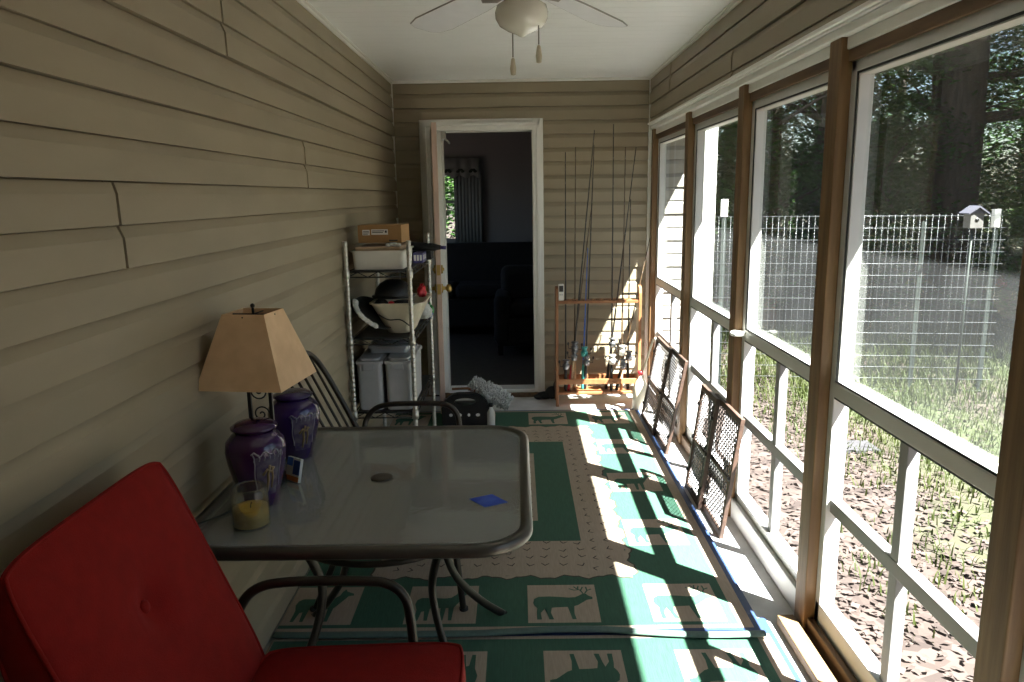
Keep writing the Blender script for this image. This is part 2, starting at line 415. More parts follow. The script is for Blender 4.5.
# white mouldings
struct(MB().box((XL - .01, YB, HC - .022), (XL + .022, D, HC)).box((XL, YB, HC - .010), (XL + .034, D, HC)).build('trim_left', M['white'], bevel=.003))
struct(MB().box((XL, D - .030, HC - .020), (XR, D, HC)).build('trim_back', M['white'], bevel=.003))
struct(MB().box((XR - .024, YB, HC - .020), (XR + .005, D, HC)).box((XR - .034, YB, HC - .009), (XR, D, HC)).build('trim_right', M['white'], bevel=.003))
struct(MB().box((XL - .005, D - .030, 0), (XL + .020, D, HC - .02)).build('trim_1', M['white'], bevel=.003))
struct(MB().box((XR - .022, D - .028, 0), (XR + .03, D, HC - .02)).build('trim_2', M['white'], bevel=.003))
# header moulding over the windows
mb = MB()
mb.box((.990, YB, 2.062), (1.06, D, 2.092)); mb.box((.978, YB, 2.070), (1.0, D, 2.084)); mb.box((1.000, YB, 2.035), (1.06, D, 2.062)); mb.box((1.028, YB, 1.998), (1.06, D, 2.035))
struct(mb.build('trim_3', M['white'], bevel=.004))
# wooden posts and header / sill
POSTS = [(5.655, D - .006), (4.51, 4.60), (3.43, 3.52), (2.435, 2.525), (1.41, 1.50), (.39, .48)]
for i, (a, b) in enumerate(POSTS):
    mb = MB().box((XR, a, 0), (1.10, b, 2.036))
    o = struct(mb.build('trim_%d' % (i + 4 if i < 7 else i + 15), M['post'], bevel=.004), 'square wooden post between the porch windows')
OPEN = [(5.7, D - .028)] + [(POSTS[i + 1][1], POSTS[i][0]) for i in range(len(POSTS) - 1)]
siding('wall_right_near', 'y', XR, -1, YB, .39, 0, 2.085, M['siding'])  # unseen solid stretch added in place of windows to darken the near end
k = 11
mb = MB()
for (a, b) in OPEN[1:]:
    mb.box((1.034, a, 1.962), (1.10, b, 1.998))
struct(mb.build('trim_11', M['sill'], bevel=.002))
mb = MB(); 
for n, (a, b) in enumerate(OPEN[1:]):
    mb.box((1.032, a, 0), (1.11, b, .045))
    if n != 2: mb.box((1.022, a, 0), (1.045, b, .066)); 
struct(mb.build('trim_13', M['sill'], bevel=.003))

wn = 0
for n, (a, b) in enumerate(OPEN[1:]):
    wn += 1
    r = sthing('window_%d' % wn, (1.07, (a + b) / 2, .05))
    F = 0.034 if n else .028; x0, x1 = 1.048, 1.102; zt = 1.962; zb = .086
    mb = MB()
    mb.box((x0, a, zb - .04), (x1, a + F, zt)); mb.box((x0, b - F, zb - .04), (x1, b, zt))
    mb.box((x0, a, zt - F), (x1, b, zt)); mb.box((x0, a, zb - .04), (x1, b, zb + .052))
    if n == 2: mb.box((1.030, a, .0), (1.05, b, .10))
    mb.build('frame', M['frame'], r, bevel=.003)
    g = MB()
    for (p, q, zz0, zz1) in ((a + F, a + F + .005, .945, zt - F), (b - F - .005, b - F, .945, zt - F)): g.box((1.0495, p, zz0), (1.054, q, zz1))
    g.box((1.0495, a + F, zt - F - .006), (1.054, b - F, zt - F)); g.box((1.0495, a + F, .9445), (1.053, b - F, .951)); g.box((1.0495, a + F, .888), (1.053, b - F, .8945))
    g.build('gasket', M['gasket'], r)
    MB().box((1.046, a + F * .6, .895), (1.106, b - F * .6, .945)).build('rail', M['frame'], r, bevel=.003)
    s = MB(); s2 = .010                                   # sash lining deeper in the opening
    s.box((1.0545, a + F, .945), (1.100, a + F + s2, zt - F)); s.box((1.0545, b - F - s2, .945), (1.100, b - F, zt - F)); s.box((1.0545, a + F, zt - F - s2), (1.100, b - F, zt - F))
    s.build('sash', M['frame'], r, bevel=.002)
    m = MB(); yc = (a + b) / 2
    m.box((1.062, yc - .022, zb + .05), (1.098, yc + .022, .896)); m.box((1.060, a + F, .485), (1.098, b - F, .532))
    m.build('muntin', M['muntin'], r, bevel=.003)
    MB().box((1.0865, a + F, .945), (1.0905, b - F, zt - F)).build('pane', M['pane'], r)
    if n == 2:
        l = MB().box((1.0, b - .055, .915), (1.05, b - .015, .935)).ball((1.0, b - .035, .927), (.022, .02, .014)); l.build('latch', M['white'], r, bevel=.003)

# ------------------------------------------------------------------ back door
OL, OR_, OT = -.560, .120, 2.050
mb = MB()
def casing(mb, x0, x1, z0, z1):
    mb.box((x0, D - .034, z0), (x1, D + .02, z1))
casing(mb, -.722, -.63, .02, 2.13); mb.box((-.63, D - .026, .02), (OL, D + .02, 2.05)); casing(mb, OR_, .200, .02, 2.13); casing(mb, -.63, OR_, OT, 2.13)
mb.box((-.700, D - .044, .02), (-.672, D - .02, 2.108)); mb.box((.148, D - .044, .02), (.176, D - .02, 2.108)); mb.box((-.70, D - .044, 2.08), (.176, D - .02, 2.108))
mb.box((OL - .02, D - .02, .02), (OL, D + .12, OT)); mb.box((OR_, D - .02, .02), (OR_ + .02, D + .12, OT)); mb.box((OL, D - .02, OT), (OR_, D + .12, OT + .02))
struct(mb.build('trim_14', M['white'], bevel=.003))
struct(MB().box((OL - .05, D - .06, .0), (OR_ + .08, D + .12, .035)).build('trim_15', M['sill'], bevel=.003))
struct(MB().box((OL, D - .045, .035), (OR_, D + .10, .062)).build('trim_16', M['white'], bevel=.003))
dr = sthing('door_1', (-.60, 5.30, .07), 'open painted entry door swung out beside the shelf rack', 'door')
# slab hinged at the left jamb, swung out toward the camera
hx, hy = -.622, D - .060; ex, ey = -.535, 4.99
dv = Vector((ex - hx, ey - hy, 0)); dl = dv.length; dv.normalize(); dn = Vector((-dv.y, dv.x, 0))  # dn: to the right of the slab
def dp(t, s, z): p = Vector((hx, hy, 0)) + dv * t + dn * s; return (p.x, p.y, z)
mb = MB()
def slabbox(mb, t0, t1, s0, s1, z0, z1, m=0):
    vv = [dp(t0, s0, z0), dp(t1, s0, z0), dp(t1, s1, z0), dp(t0, s1, z0), dp(t0, s0, z1), dp(t1, s0, z1), dp(t1, s1, z1), dp(t0, s1, z1)]
    mb.add(vv, [(3, 2, 1, 0), (4, 5, 6, 7), (0, 1, 5, 4), (1, 2, 6, 5), (2, 3, 7, 6), (3, 0, 4, 7)], m)
slabbox(mb, 0, dl - .004, -.017, .017, .08, 2.045)
for (z0, z1) in ((.25, .95), (1.15, 1.9)):
    for (t0, t1) in ((.12, .34), (.42, .64)):
        slabbox(mb, t0, t1, -.021, .021, z0, z1)
slabbox(mb, dl - .004, dl, -.0172, .0172, .08, 2.045, 1)
mb.build('slab', [M['slab'], M['slabedge']], dr, bevel=.002)
for zz, kn in ((.955, True), (1.085, False)):
    t = dl - .06
    for sg in (-1, 1):
        c = Vector(dp(t, sg * .018, zz)); d = dn * sg
        R = d.to_track_quat('Z', 'Y').to_matrix()
        b = MB().lathe([(0, 0), (.032, 0), (.032, .008), (.014, .012), (.012, .03), (.024, .036), (.029, .05), (.024, .064), (0, .07)] if kn else [(0, 0), (.031, 0), (.029, .012), (.012, .014), (.010, .022), (0, .023)], c, 20, 0, R)
        b.build('knob' if kn else 'deadbolt', M['brass'], dr)
    lp = MB(); slabbox(lp, dl - .001, dl + .0012, -.012, .012, zz - .035, zz + .035); lp.build('latch_plate', M['brass'], dr)
# bracket of the closer at the head of the opening
c = MB(); c.box((OL, D - .05, 1.99), (OL + .035, D - .01, 2.045)).tube([(OL + .02, D - .03, 2.0), (OL + .05, D - .05, 1.975), (OL + .06, D - .03, 1.96)], .008)
tag(c.build('door_closer_bracket', M['chrome'], bevel=.002), 'small metal closer bracket at the top left corner of the doorway', 'bracket')

# ------------------------------------------------------------------ room beyond the door
RX0, RX1, RY1 = -2.2, 1.05, 9.2
struct(MB().box((RX0, D + .06, -.25), (RX1, RY1 + .1, .03)).build('floor_inner', M['infloor']))
struct(MB().box((RX0, D + .06, 2.42), (RX1, RY1 + .1, 2.5)).build('ceiling_inner', M['inwall']))
mb = MB(); WX0, WX1, WZ0, WZ1 = -1.25, -.66, 1.06, 1.90
mb.box((RX0, RY1, 0), (WX0, RY1 + .1, 2.45)); mb.box((WX1, RY1, 0), (RX1, RY1 + .1, 2.45)); mb.box((WX0, RY1, 0), (WX1, RY1 + .1, WZ0)); mb.box((WX0, RY1, WZ1), (WX1, RY1 + .1, 2.45))
struct(mb.build('wall_inner_back', M['inwall']))
mb = MB(); mb.box((RX0 - .1, D + .06, 0), (RX0, RY1 + .1, .9)); mb.box((RX0 - .1, D + .06, 2.0), (RX0, RY1 + .1, 2.45)); mb.box((RX0 - .1, D + .06, .9), (RX0, 6.6, 2.0)); mb.box((RX0 - .1, 8.4, .9), (RX0, RY1 + .1, 2.0))  # the gap is an added opening, out of view, letting sky light in
struct(mb.build('wall_inner_left', M['inwall']))
struct(MB().box((RX1, D + .06, 0), (RX1 + .1, RY1 + .1, 2.45)).build('wall_inner_right', M['inwall']))
mb = MB(); mb.box((RX0, D + .06, 0), (OL - .02, D + .12, 2.45)); mb.box((OR_ + .02, D + .06, 0), (RX1, D + .12, 2.45)); mb.box((OL - .02, D + .06, OT + .02), (OR_ + .02, D + .12, 2.45))
struct(mb.build('wall_inner_front', M['inwall']))
r = sthing('window_inner', (-.95, RY1, 1.06))
mb = MB()
for (a, b) in (((WX0 - .05, WZ0 - .06), (WX1 + .05, WZ0)), ((WX0 - .05, WZ1), (WX1 + .05, WZ1 + .06)), ((WX0 - .05, WZ0), (WX0, WZ1)), ((WX1, WZ0), (WX1 + .05, WZ1)), ((WX0, 1.49), (WX1, 1.525))):
    mb.box((a[0], RY1 - .02, a[1]), (b[0], RY1 + .05, b[1]))
mb.build('frame', M['inwall'], r); MB().box((WX0, RY1 + .03, WZ0), (WX1, RY1 + .034, WZ1)).build('pane', M['paneclean'], r)
def curtain(name, x0, x1, z0, z1, yy, label, hem=None):
    mb = MB(); n = 40; vs = []; 
    for i in range(n + 1):
        x = x0 + (x1 - x0) * i / n; d = .008 * math.sin(i * 1.3)
        vs += [(x, yy + d, z0 + (.02 * math.sin(i * .9) if hem else 0)), (x, yy + d, z1), (x, yy + d + .006, z1), (x, yy + d + .006, z0 + (.02 * math.sin(i * .9) if hem else 0))]
    fs = []
    for i in range(n):
        for j in range(4): fs.append((4 * i + j, 4 * i + (j + 1) % 4, 4 * i + 4 + (j + 1) % 4, 4 * i + 4 + j))
    mb.add(vs, fs, 0, True); mb.f += [(0, 1, 2, 3), (4 * n, 4 * n + 1, 4 * n + 2, 4 * n + 3)]; mb.m += [0, 0]; mb.s += [False] * 2
    if hem:
        for i in range(6):
            x = x0 + (x1 - x0) * (i + .5) / 6
            for q in range(4):
                a = PI * (q + .5) / 4; mb.ball((x + .03 * math.cos(a), yy - .03, z0 + .05 + .03 * math.sin(a)), (.022, .004, .016), 8, 5, 1)
    return tag(mb.build(name, [M['curtain'], M['curtaindark']]), label, 'curtain')
curtain('window_valance', WX0 - .1, -.45, 1.80, 2.02, RY1 - .08, 'short pale valance with dark leaf motifs over the inner room window', True)
curtain('sheer_curtain', -.76, -.42, 1.0, 1.84, RY1 - .07, 'grey sheer curtain hanging right of the green inner window')
# dark furniture
r = thing('sofa', (-.3, 8.6, .03), 'long dark sofa with high back under the inner room window', 'sofa')
MB().box((-1.7, 8.2, .12), (.95, 8.9, .46)).build('base', M['sofa'], r, bevel=.04, seg=3)
MB().box((-1.7, 8.72, .40), (.95, 8.95, 1.03)).build('backrest', M['sofa'], r, bevel=.07, seg=4)
for i in range(3): MB().box((-1.45 + i * .75, 8.15, .46), (-.72 + i * .75, 8.72, .60)).build('seat_cushion', M['sofa'], r, bevel=.05, seg=4)
for x in (-1.7, .75): MB().box((x, 8.15, .12), (x + .22, 8.9, .68)).build('armrest', M['sofa'], r, bevel=.06, seg=4)
for (x, y) in ((-1.65, 8.25), (.9, 8.25), (-1.65, 8.85), (.9, 8.85)): MB().box((x - .03, y - .03, .03), (x + .03, y + .03, .13)).build('leg', M['sofa'], r)
r = thing('armchair', (.12, 7.4, .03), 'dark armchair in the unlit inner room, right of the doorway centre', 'armchair')
MB().box((-.22, 7.1, .12), (.5, 7.75, .42)).build('base', M['sofa'], r, bevel=.05, seg=3)
MB().box((-.18, 7.55, .40), (.5, 7.85, .86)).build('backrest', M['sofa'], r, bevel=.08, seg=4)
MB().box((-.08, 7.08, .42), (.36, 7.58, .54)).build('seat_cushion', M['sofa'], r, bevel=.05, seg=3)
for x in (-.24, .38): MB().box((x, 7.08, .15), (x + .16, 7.8, .62)).build('armrest', M['sofa'], r, bevel=.06, seg=4)
for (x, y) in ((-.18, 7.15), (.46, 7.15), (-.18, 7.8), (.46, 7.8)): MB().box((x - .025, y - .025, .03), (x + .025, y + .025, .13)).build('leg', M['sofa'], r)
r = thing('ceiling_fan', (-.98, 7.7, 2.10), 'dark ceiling fan in the inner room, seen at the doorway top left', 'ceiling fan')
MB().lathe([(0, 2.18), (.09, 2.18), (.10, 2.26), (.05, 2.29), (.015, 2.30), (.015, 2.39), (.06, 2.40), (.06, 2.42), (0, 2.42)], (-.98, 7.7, 0), 16).build('motor', M['sofa'], r)
for i in range(4):
    R = Rz(i * PI / 2 + .15); mb = MB(); mb.prism([(.1, -.04), (.5, -.065), (.55, 0), (.5, .065), (.1, .04)], 2.225, 2.235, 0, lambda p: Vector((-.98, 7.7, 0)) + R @ p); mb.build('blade', M['sofa'], r)

# ------------------------------------------------------------------ rugs
ELK = [(.05, .50), (.07, .62), (.14, .68), (.3, .69), (.48, .67), (.60, .65), (.70, .66), (.77, .71), (.83, .77), (.88, .76), (.90, .71), (.97, .66), (.965, .60), (.88, .58), (.80, .50), (.73, .43), (.67, .40), (.66, .2), (.68, .04), (.62, .04), (.60, .18), (.57, .38), (.40, .37), (.33, .36), (.31, .22), (.35, .04), (.28, .04), (.25, .22), (.22, .33), (.16, .22), (.17, .04), (.10, .04), (.10, .25), (.11, .35), (.07, .42)]
ANT = [[(.83, .77), (.80, .86), (.74, .92), (.70, .98)], [(.80, .86), (.84, .97)], [(.78, .89), (.70, .87), (.62, .92)], [(.86, .77), (.90, .86), (.97, .90)], [(.90, .86), (.89, .97)], [(.76, .91), (.77, .99)]]
DEER = [(.08, .50), (.10, .62), (.16, .68), (.34, .68), (.52, .66), (.62, .68), (.70, .78), (.72, .90), (.76, .97), (.79, .90), (.90, .84), (.92, .78), (.84, .76), (.78, .62), (.72, .48), (.68, .40), (.67, .04), (.62, .04), (.60, .38), (.56, .38), (.54, .04), (.49, .04), (.48, .38), (.32, .37), (.31, .04), (.26, .04), (.24, .3), (.20, .28), (.17, .04), (.12, .04), (.12, .34)]
def make_rug(name, cx, cy, hx, hy, xmin, xmax, ymin, ymax, z0, flip, label, sqx, sqy, seed):
    rnd = random.Random(seed)
    mb = MB(); T = z0 + .006
    def clip(x0, x1, y0, y1, m, z):
        x0, x1 = max(x0, xmin), min(x1, xmax); y0, y1 = max(y0, ymin), min(y1, ymax)
        if x1 - x0 > 1e-4 and y1 - y0 > 1e-4: mb.poly([(x0, y0, z), (x1, y0, z), (x1, y1, z), (x0, y1, z)], m)
    def inr(x, y): return xmin < x < xmax and ymin < y < ymax
    mb.box((xmin, ymin, z0), (xmax, ymax, T), 3)                     # binding colour underneath
    e = .0006
    L0, L1, L2, L3 = T + e, T + 2 * e, T + 3 * e, T + 4 * e
    clip(cx - hx + .03, cx + hx - .03, cy - hy + .025, cy + hy - .025, 1, L0)        # tan strip
    clip(cx - hx + .078, cx + hx - .078, cy - hy + .045, cy + hy - .045, 0, L1)      # green border
    B = .415                                                                     # tan field
    clip(cx - hx + B, cx + hx - B, cy - hy + B, cy + hy - B, 1, L2)
    # scalloped line round the field
    def scallop(a, b, nrm):
        a, b, nrm = Vector(a), Vector(b), Vector(nrm); l = (b - a).length; n = int(l / .02)
        for off, wd, mt in ((.0, .024, 1), (.016, .007, 2)):
            prev = None
            for i in range(n + 1):
                p = a + (b - a) * (i / n) + nrm * (off + .012 * math.sin(i * .75) + .006 * math.sin(i * 1.9))
                if prev is not None:
                    q = [prev + nrm * wd / 2, p + nrm * wd / 2, p - nrm * wd / 2, prev - nrm * wd / 2]
                    if all(inr(v.x, v.y) for v in q): mb.poly([(v.x, v.y, L3) for v in q], mt)
                prev = p
    fx0, fx1, fy0, fy1 = cx - hx + B, cx + hx - B, cy - hy + B, cy + hy - B
    scallop((fx0, fy0, 0), (fx1, fy0, 0), (0, -1, 0)); scallop((fx0, fy1, 0), (fx1, fy1, 0), (0, 1, 0))
    scallop((fx1, fy0, 0), (fx1, fy1, 0), (1, 0, 0)); scallop((fx0, fy0, 0), (fx0, fy1, 0), (-1, 0, 0))
    # inner green frame and tan centre
    gx, gy = .345, .695
    clip(cx - gx, cx + gx, cy - gy, cy + gy, 0, L3); clip(cx - gx + .19, cx + gx - .19, cy - gy + .215, cy + gy - .215, 1, L3 + e)
    # tracks
    def chev(x, y, a, s):
        c, sn = math.cos(a), math.sin(a)
        for sg in (-1, 1):
            q = [(0, 0), (sg * .9, 1.0), (sg * .9, 1.35), (0, .45)]
            pts = [(x + s * (c * u - sn * v), y + s * (sn * u + c * v), L3 + 2 * e) for u, v in q]
            if all(inr(p[0], p[1]) for p in pts): mb.poly(pts, 2)
    # walk round the band between field edge and green frame
    yy = fy0 + .05
    while yy < fy1 - .04:
        for s_ in (-1, 1):
            xx = cx + s_ * (gx + .035)
            while abs(xx - cx) < hx - B - .02:
                chev(xx + rnd.uniform(-.008, .008), yy + rnd.uniform(-.008, .008), -s_ * PI / 2 + rnd.uniform(-.5, .5), .019); xx += s_ * .066
        yy += .088
    for s_ in (-1, 1):
        yy = cy + s_ * (gy + .035)
        while abs(yy - cy) < hy - B - .02:
            xx = cx - gx
            while xx < cx + gx:
                chev(xx + rnd.uniform(-.008, .008), yy + rnd.uniform(-.008, .008), (0 if s_ < 0 else PI) + rnd.uniform(-.4, .4), .019); xx += .075
            yy += s_ * .066
    yy = cy - gy + .26
    while yy < cy + gy - .25:
        for s_ in (-1, 1): chev(cx + s_ * (gx - .21), yy, s_ * PI / 2, .014)
        yy += .085
    # picture squares
    k = 0
    for (px, py) in sqx:
        h = .135
        clip(px - h, px + h, py - h, py + h, 1, L2 + e * .5)
        shp = ELK if k % 2 == 0 else DEER
        def W(u, v, z):
            u, v = u - .5, v - .5
            if flip: u, v = -u, -v
            return (px + u * 2 * h * .94, py + v * 2 * h * .92, z)
        pts = [W(u, v, L3 + e) for u, v in shp]
        if all(inr(p[0], p[1]) for p in pts):
            mb.poly(pts, 0)
            if k % 2 == 0:
                for ln in ANT:
                    for p, q in zip(ln[:-1], ln[1:]):
                        d = Vector((q[0] - p[0], q[1] - p[1])); nn = Vector((-d.y, d.x)).normalized() * .011
                        mb.poly([W(p[0] + nn.x, p[1] + nn.y, L3 + e), W(q[0] + nn.x, q[1] + nn.y, L3 + e), W(q[0] - nn.x, q[1] - nn.y, L3 + e), W(p[0] - nn.x, p[1] - nn.y, L3 + e)], 0)
        k += 1
    return mb, (xmin, ymin, z0)
CX = -.075; HX = .945
sq = [(x, 2.625) for x in (.155, -.31, .62, -.775)] + [(x, 5.045) for x in (.195, -.31, .62, -.775)] + [(.62, y) for y in (3.235, 3.85, 4.44)] + [(-.775, y) for y in (3.235, 3.85, 4.44)]
mb, og = make_rug('deer_rug', CX, 3.845, HX, 1.42, -.905, .87, 2.435, 5.262, .0115, False, '', sq, None, 3)
# curled near edge of the rug
pts = []
for i in range(40):
    x = -.905 + 1.77 * i / 39
    pts.append((x, 2.43 + .012 * math.sin(x * 5 + 1) - .03 * max(0, x - .3), 
            .017 + .008 * math.sin(x * 4.2 + .6) ** 2))
rug = thing('patterned_rug', (0, 3.85, 0), 'green and tan outdoor rug with animal squares, reaching from table to back door', 'rug')
mb.build('woven_mat', [M['green'], M['tan'], M['rugdark'], M['rugblue']], rug)
MB().tube(pts, .0075, 8, flat=2.4).build('curled_edge', M['rugedge'], rug)
sq2 = [(x, 2.20) for x in (.205, -.26, .66)] + [(.66, y) for y in (1.6, 1.0)]
mb, og = make_rug('near_rug', -.03, 1.033, .945, 1.42, -.905, .905, -.4, 2.53, .0005, True, '', sq2, None, 5)
o = mb.build('patterned_rug', [M['green'], M['tan'], M['rugdark'], M['rugblue']])
tag(o, 'second green and tan rug in the foreground, under the red chair', 'rug')

# ------------------------------------------------------------------ patio table
TX0, TX1, TY0, TY1 = -.895, .030, 1.690, 2.695
def rrect(x0, x1, y0, y1, r, n=8):
    out = []
    for (cx, cy, a0) in ((x1 - r, y0 + r, -PI / 2), (x1 - r, y1 - r, 0), (x0 + r, y1 - r, PI / 2), (x0 + r, y0 + r, PI)):
        for i in range(n + 1):
            a = a0 + PI / 2 * i / n; out.append((cx + r * math.cos(a), cy + r * math.sin(a)))
    return out
tcx, tcy = (TX0 + TX1) / 2, (TY0 + TY1) / 2
tb = thing('patio_table', (tcx, tcy, 0), 'patio table with tinted glass top and dark rounded metal rim', 'table')
prof = [(0, .697), (-.004, .692), (-.030, .692), (-.034, .697), (-.034, .708), (-.030, .7195), (-.012, .7225), (-.003, .718), (0, .708)]
n = None; mb = MB(); loops = []
for (d, z) in prof:
    lp = rrect(TX0 - d, TX1 + d, TY0 - d, TY1 + d, .15 + d) if False else rrect(TX0 - d, TX1 + d, TY0 - d, TY1 + d, max(.02, .15 + d))
    loops.append([(x, y, z) for x, y in lp])
n = len(loops[0]); vs_ = [p for l in loops for p in l]; fs = []
for i in range(len(loops)):
    i2 = (i + 1) % len(loops)
    for j in range(n): fs.append((i * n + j, i * n + (j + 1) % n, i2 * n + (j + 1) % n, i2 * n + j))
mb.add(vs_, fs, 0, True); mb.build('rim', M['rim'], tb)
MB().prism(rrect(TX0 + .03, TX1 - .03, TY0 + .03, TY1 - .03, .12), .708, .7145).build('glass_top', M['tglass'], tb)
MB().lathe([(0, .7155), (.030, .7155), (.034, .718), (.030, .7205), (.012, .7195), (0, .719)], (-.432, 2.178, 0), 24).build('umbrella_hole_cap', M['capbrown'], tb)
for sx in (1, -1):
    for sy in (1, -1):
        P0 = [(.400, -.450, .690), (.31, -.33, .672), (.215, -.225, .60), (.175, -.180, .50), (.165, -.170, .40), (.20, -.205, .26), (.28, -.285, .12), (.36, -.37, .013)]
        pts = smooth_path([(tcx + sx * x, tcy + sy * -y * -1 if False else tcy + sy * y, z) for x, y, z in P0], 6)
        MB().tube(pts, .0145, 10, flat=.75).build('leg', M['metal_dark'], tb)
        MB().ball((tcx + sx * .362, tcy + sy * -.372, .011), (.02, .02, .010)).build('foot', M['rubber'], tb)
ring = [(tcx + .282 * math.cos(a), tcy + .282 * math.sin(a), .565) for a in [2 * PI * i / 40 for i in range(40)]]
MB().tube(ring, .010, 8, closed=True).build('brace_ring', M['metal_dark'], tb)

# ------------------------------------------------------------------ patio chairs
def chair(dy, dx, label, backcushion):
    X = lambda p: (p[0] + dx, p[1] + dy, p[2])
    r = thing('patio_chair', (-.42 + dx, dy, 0), label, 'chair', 'metal patio chairs at the glass table')
    hw = .255
    # arched back
    zk = lambda z: z if not backcushion else .40 + (z - .40) * .86
    sl = lambda z: -.64 - (z - .40) * (.255 / .54)         # x of the back plane at height z
    pts = [(sl(.38), -hw, .38), (sl(.6), -hw, .6), (sl(.80), -hw + .005, .80), (sl(.895), -hw + .04, .895), (sl(.94), -hw + .12, .94), (sl(.952), 0, .952),
           (sl(.94), hw - .12, .94), (sl(.895), hw - .04, .895), (sl(.80), hw - .005, .80), (sl(.6), hw, .6), (sl(.38), hw, .38)]
    pts = [(sl(zk(z)), y, zk(z)) for x, y, z in pts]
    MB().tube(smooth_path([X(p) for p in pts], 6), .0125, 10).build('back_frame', M['metal_dark'], r)
    for i in range(5):
        y = -.165 + .0825 * i; zt = zk(.945 - .25 * y * y)
        MB().tube([X((sl(.43), y, .43)), X((sl(zt), y, zt))], .006, 8).build('back_rod', M['metal_dark'], r)
    MB().tube([X((sl(.43), -hw, .43)), X((sl(.43), hw, .43))], .009, 8).build('lower_rail', M['metal_dark'], r)
    sf = [X(p) for p in ((-.65, -hw, .39), (-.65, hw, .39), (-.22, hw, .40), (-.17, hw - .05, .40), (-.17, -hw + .05, .40), (-.22, -hw, .40))]
    MB().tube(sf, .0125, 8, closed=True).build('seat_frame', M['metal_dark'], r)
    mb = MB()
    for i in range(8): mb.box(X((-.64, -.225 + i * .06, .392)), X((-.18, -.195 + i * .06, .398)))
    mb.build('seat', M['metal_dark'], r)
    for s in (-1, 1):
        ya = s * .30
        arm = [(-.70, ya - s * .04, .53), (-.685, ya, .60), (-.64, ya, .650), (-.56, ya, .667), (-.40, ya, .668), (-.325, ya, .660), (-.285, ya, .625), (-.272, ya, .56), (-.262, ya, .40), (-.225, ya, .012)]
        MB().tube(smooth_path([X(p) for p in arm], 7), .0150, 10, flat=.8).build('arm_and_front_leg', M['metal_dark'], r)
        MB().tube([X((-.645, s * hw, .40)), X((-.72, ya - s * .01, .20)), X((-.80, ya - s * .01, .012))], .0125, 8).build('rear_leg', M['metal_dark'], r)
        MB().tube([X((-.25, s * hw, .395)), X((-.262, ya, .395))], .009, 8).build('arm_bracket', M['metal_dark'], r)
        for (x, y) in ((-.225, ya), (-.80, ya - s * .01)): MB().lathe([(0, 0), (.017, 0), (.017, .03), (0, .03)], X((x, y, 0.0)), 12).build('foot', M['rubber'], r)
    return r
def cushion(name, C, U, V, W_, hu, hv, t, label, tuft, group=None):
    """boxed cushion, C centre of the underside, U/V in-plane axes, W_ normal"""
    C, U, V, W_ = Vector(C), Vector(U).normalized(), Vector(V).normalized(), Vector(W_).normalized()
    r = thing(name, tuple(C), label, 'cushion', group)
    n = 28; mb = MB(); idx = {}
    def top(a, b):
        d = t + .026 * (1 - abs(a) ** 4) * (1 - abs(b) ** 4)
        if tuft:
            q = math.hypot(a * hu, b * hv - .055); d -= .030 * math.exp(-(q / .045) ** 2) + .008 * math.exp(-(q / .15) ** 2)
        return d
    vs = []; fs = []
    def pt(a, b, d):
        k = 1 - .055 * (abs(a) * abs(b)) ** 6
        return C + U * (a * hu * k) + V * (b * hv * k) + W_ * d
    for sgn in (0, 1):
        for i in range(n + 1):
            for j in range(n + 1):
                a, b = 2 * i / n - 1, 2 * j / n - 1
                vs.append(pt(a, b, top(a, b) if sgn else -.008 * (1 - a ** 4) * (1 - b ** 4) + (t * .92 * max(0, (b - .2) / .8) ** 2 if tuft else 0)))
    N1 = (n + 1) ** 2
    for i in range(n):
        for j in range(n):
            q = (i * (n + 1) + j, (i + 1) * (n + 1) + j, (i + 1) * (n + 1) + j + 1, i * (n + 1) + j + 1)
            fs.append(tuple(N1 + k for k in q)); fs.append(tuple(reversed(q)))
    mb.add(vs, fs, 0, True)
    border = [i * (n + 1) for i in range(n + 1)] + [n * (n + 1) + j for j in range(1, n + 1)] + [i * (n + 1) + n for i in range(n - 1, -1, -1)] + [j for j in range(n - 1, 0, -1)]
    sf = []
    sv = []
    for lv in range(5):
        f = lv / 4; bul = .006 * math.sin(f * PI)
        for b in border:
            p = Vector(vs[b]) * (1 - f) + Vector(vs[N1 + b]) * f; d = (p - C); d = d - W_ * d.dot(W_)
            sv.append(p + d.normalized() * bul)
    m = len(border)
    for lv in range(4):
        for i in range(m): sf.append((lv * m + i, lv * m + (i + 1) % m, (lv + 1) * m + (i + 1) % m, (lv + 1) * m + i))
    mb.add(sv, sf, 0, True)
    mb.build('cover', M['red'], r)
    for off in (0, 1):
        MB().tube([Vector(vs[off * N1 + b]) for b in border], .0040, 6, closed=True).build('piping', M['red'], r)
    if tuft: MB().ball(C + V * .055 + W_ * (top(0, .055 / hv) + .004), (.014, .014, .007), 14, 8, 0, Matrix((U, V, W_)).transposed()).build('button', M['red'], r)
    return r
CH1 = 1.335
chair(CH1, 0, 'dark metal patio chair carrying the red back and seat cushions, nearest the camera', True)
chair(2.885, 0, 'dark metal patio chair with bare rod back, between table and shelf rack', False)
nb = Vector((.5, 0, .2)).normalized(); vb = Vector((-.2, 0, .5)).normalized()
cen = Vector((-.684, CH1 - .014, .754)) - nb * .108
cushion('back_cushion', cen, (0, 1, 0), vb, nb, 0.270, .284, .078, 'red tufted back cushion leaning on the nearest chair', True)
cushion('seat_cushion', (-.375, CH1, .422), (0, 1, 0), (-1, 0, -.03), (-.03, 0, 1), .272, .240, .092, 'red boxed seat cushion on the nearest chair, below the tufted one', False)
cushion('seat_cushion', (-.405, 2.905, .414), (0, 1, 0), (-1, 0, .0), (0, 0, 1), .272, .235, .06, 'red seat cushion of the rod-back chair, dim through the glass table top', False)

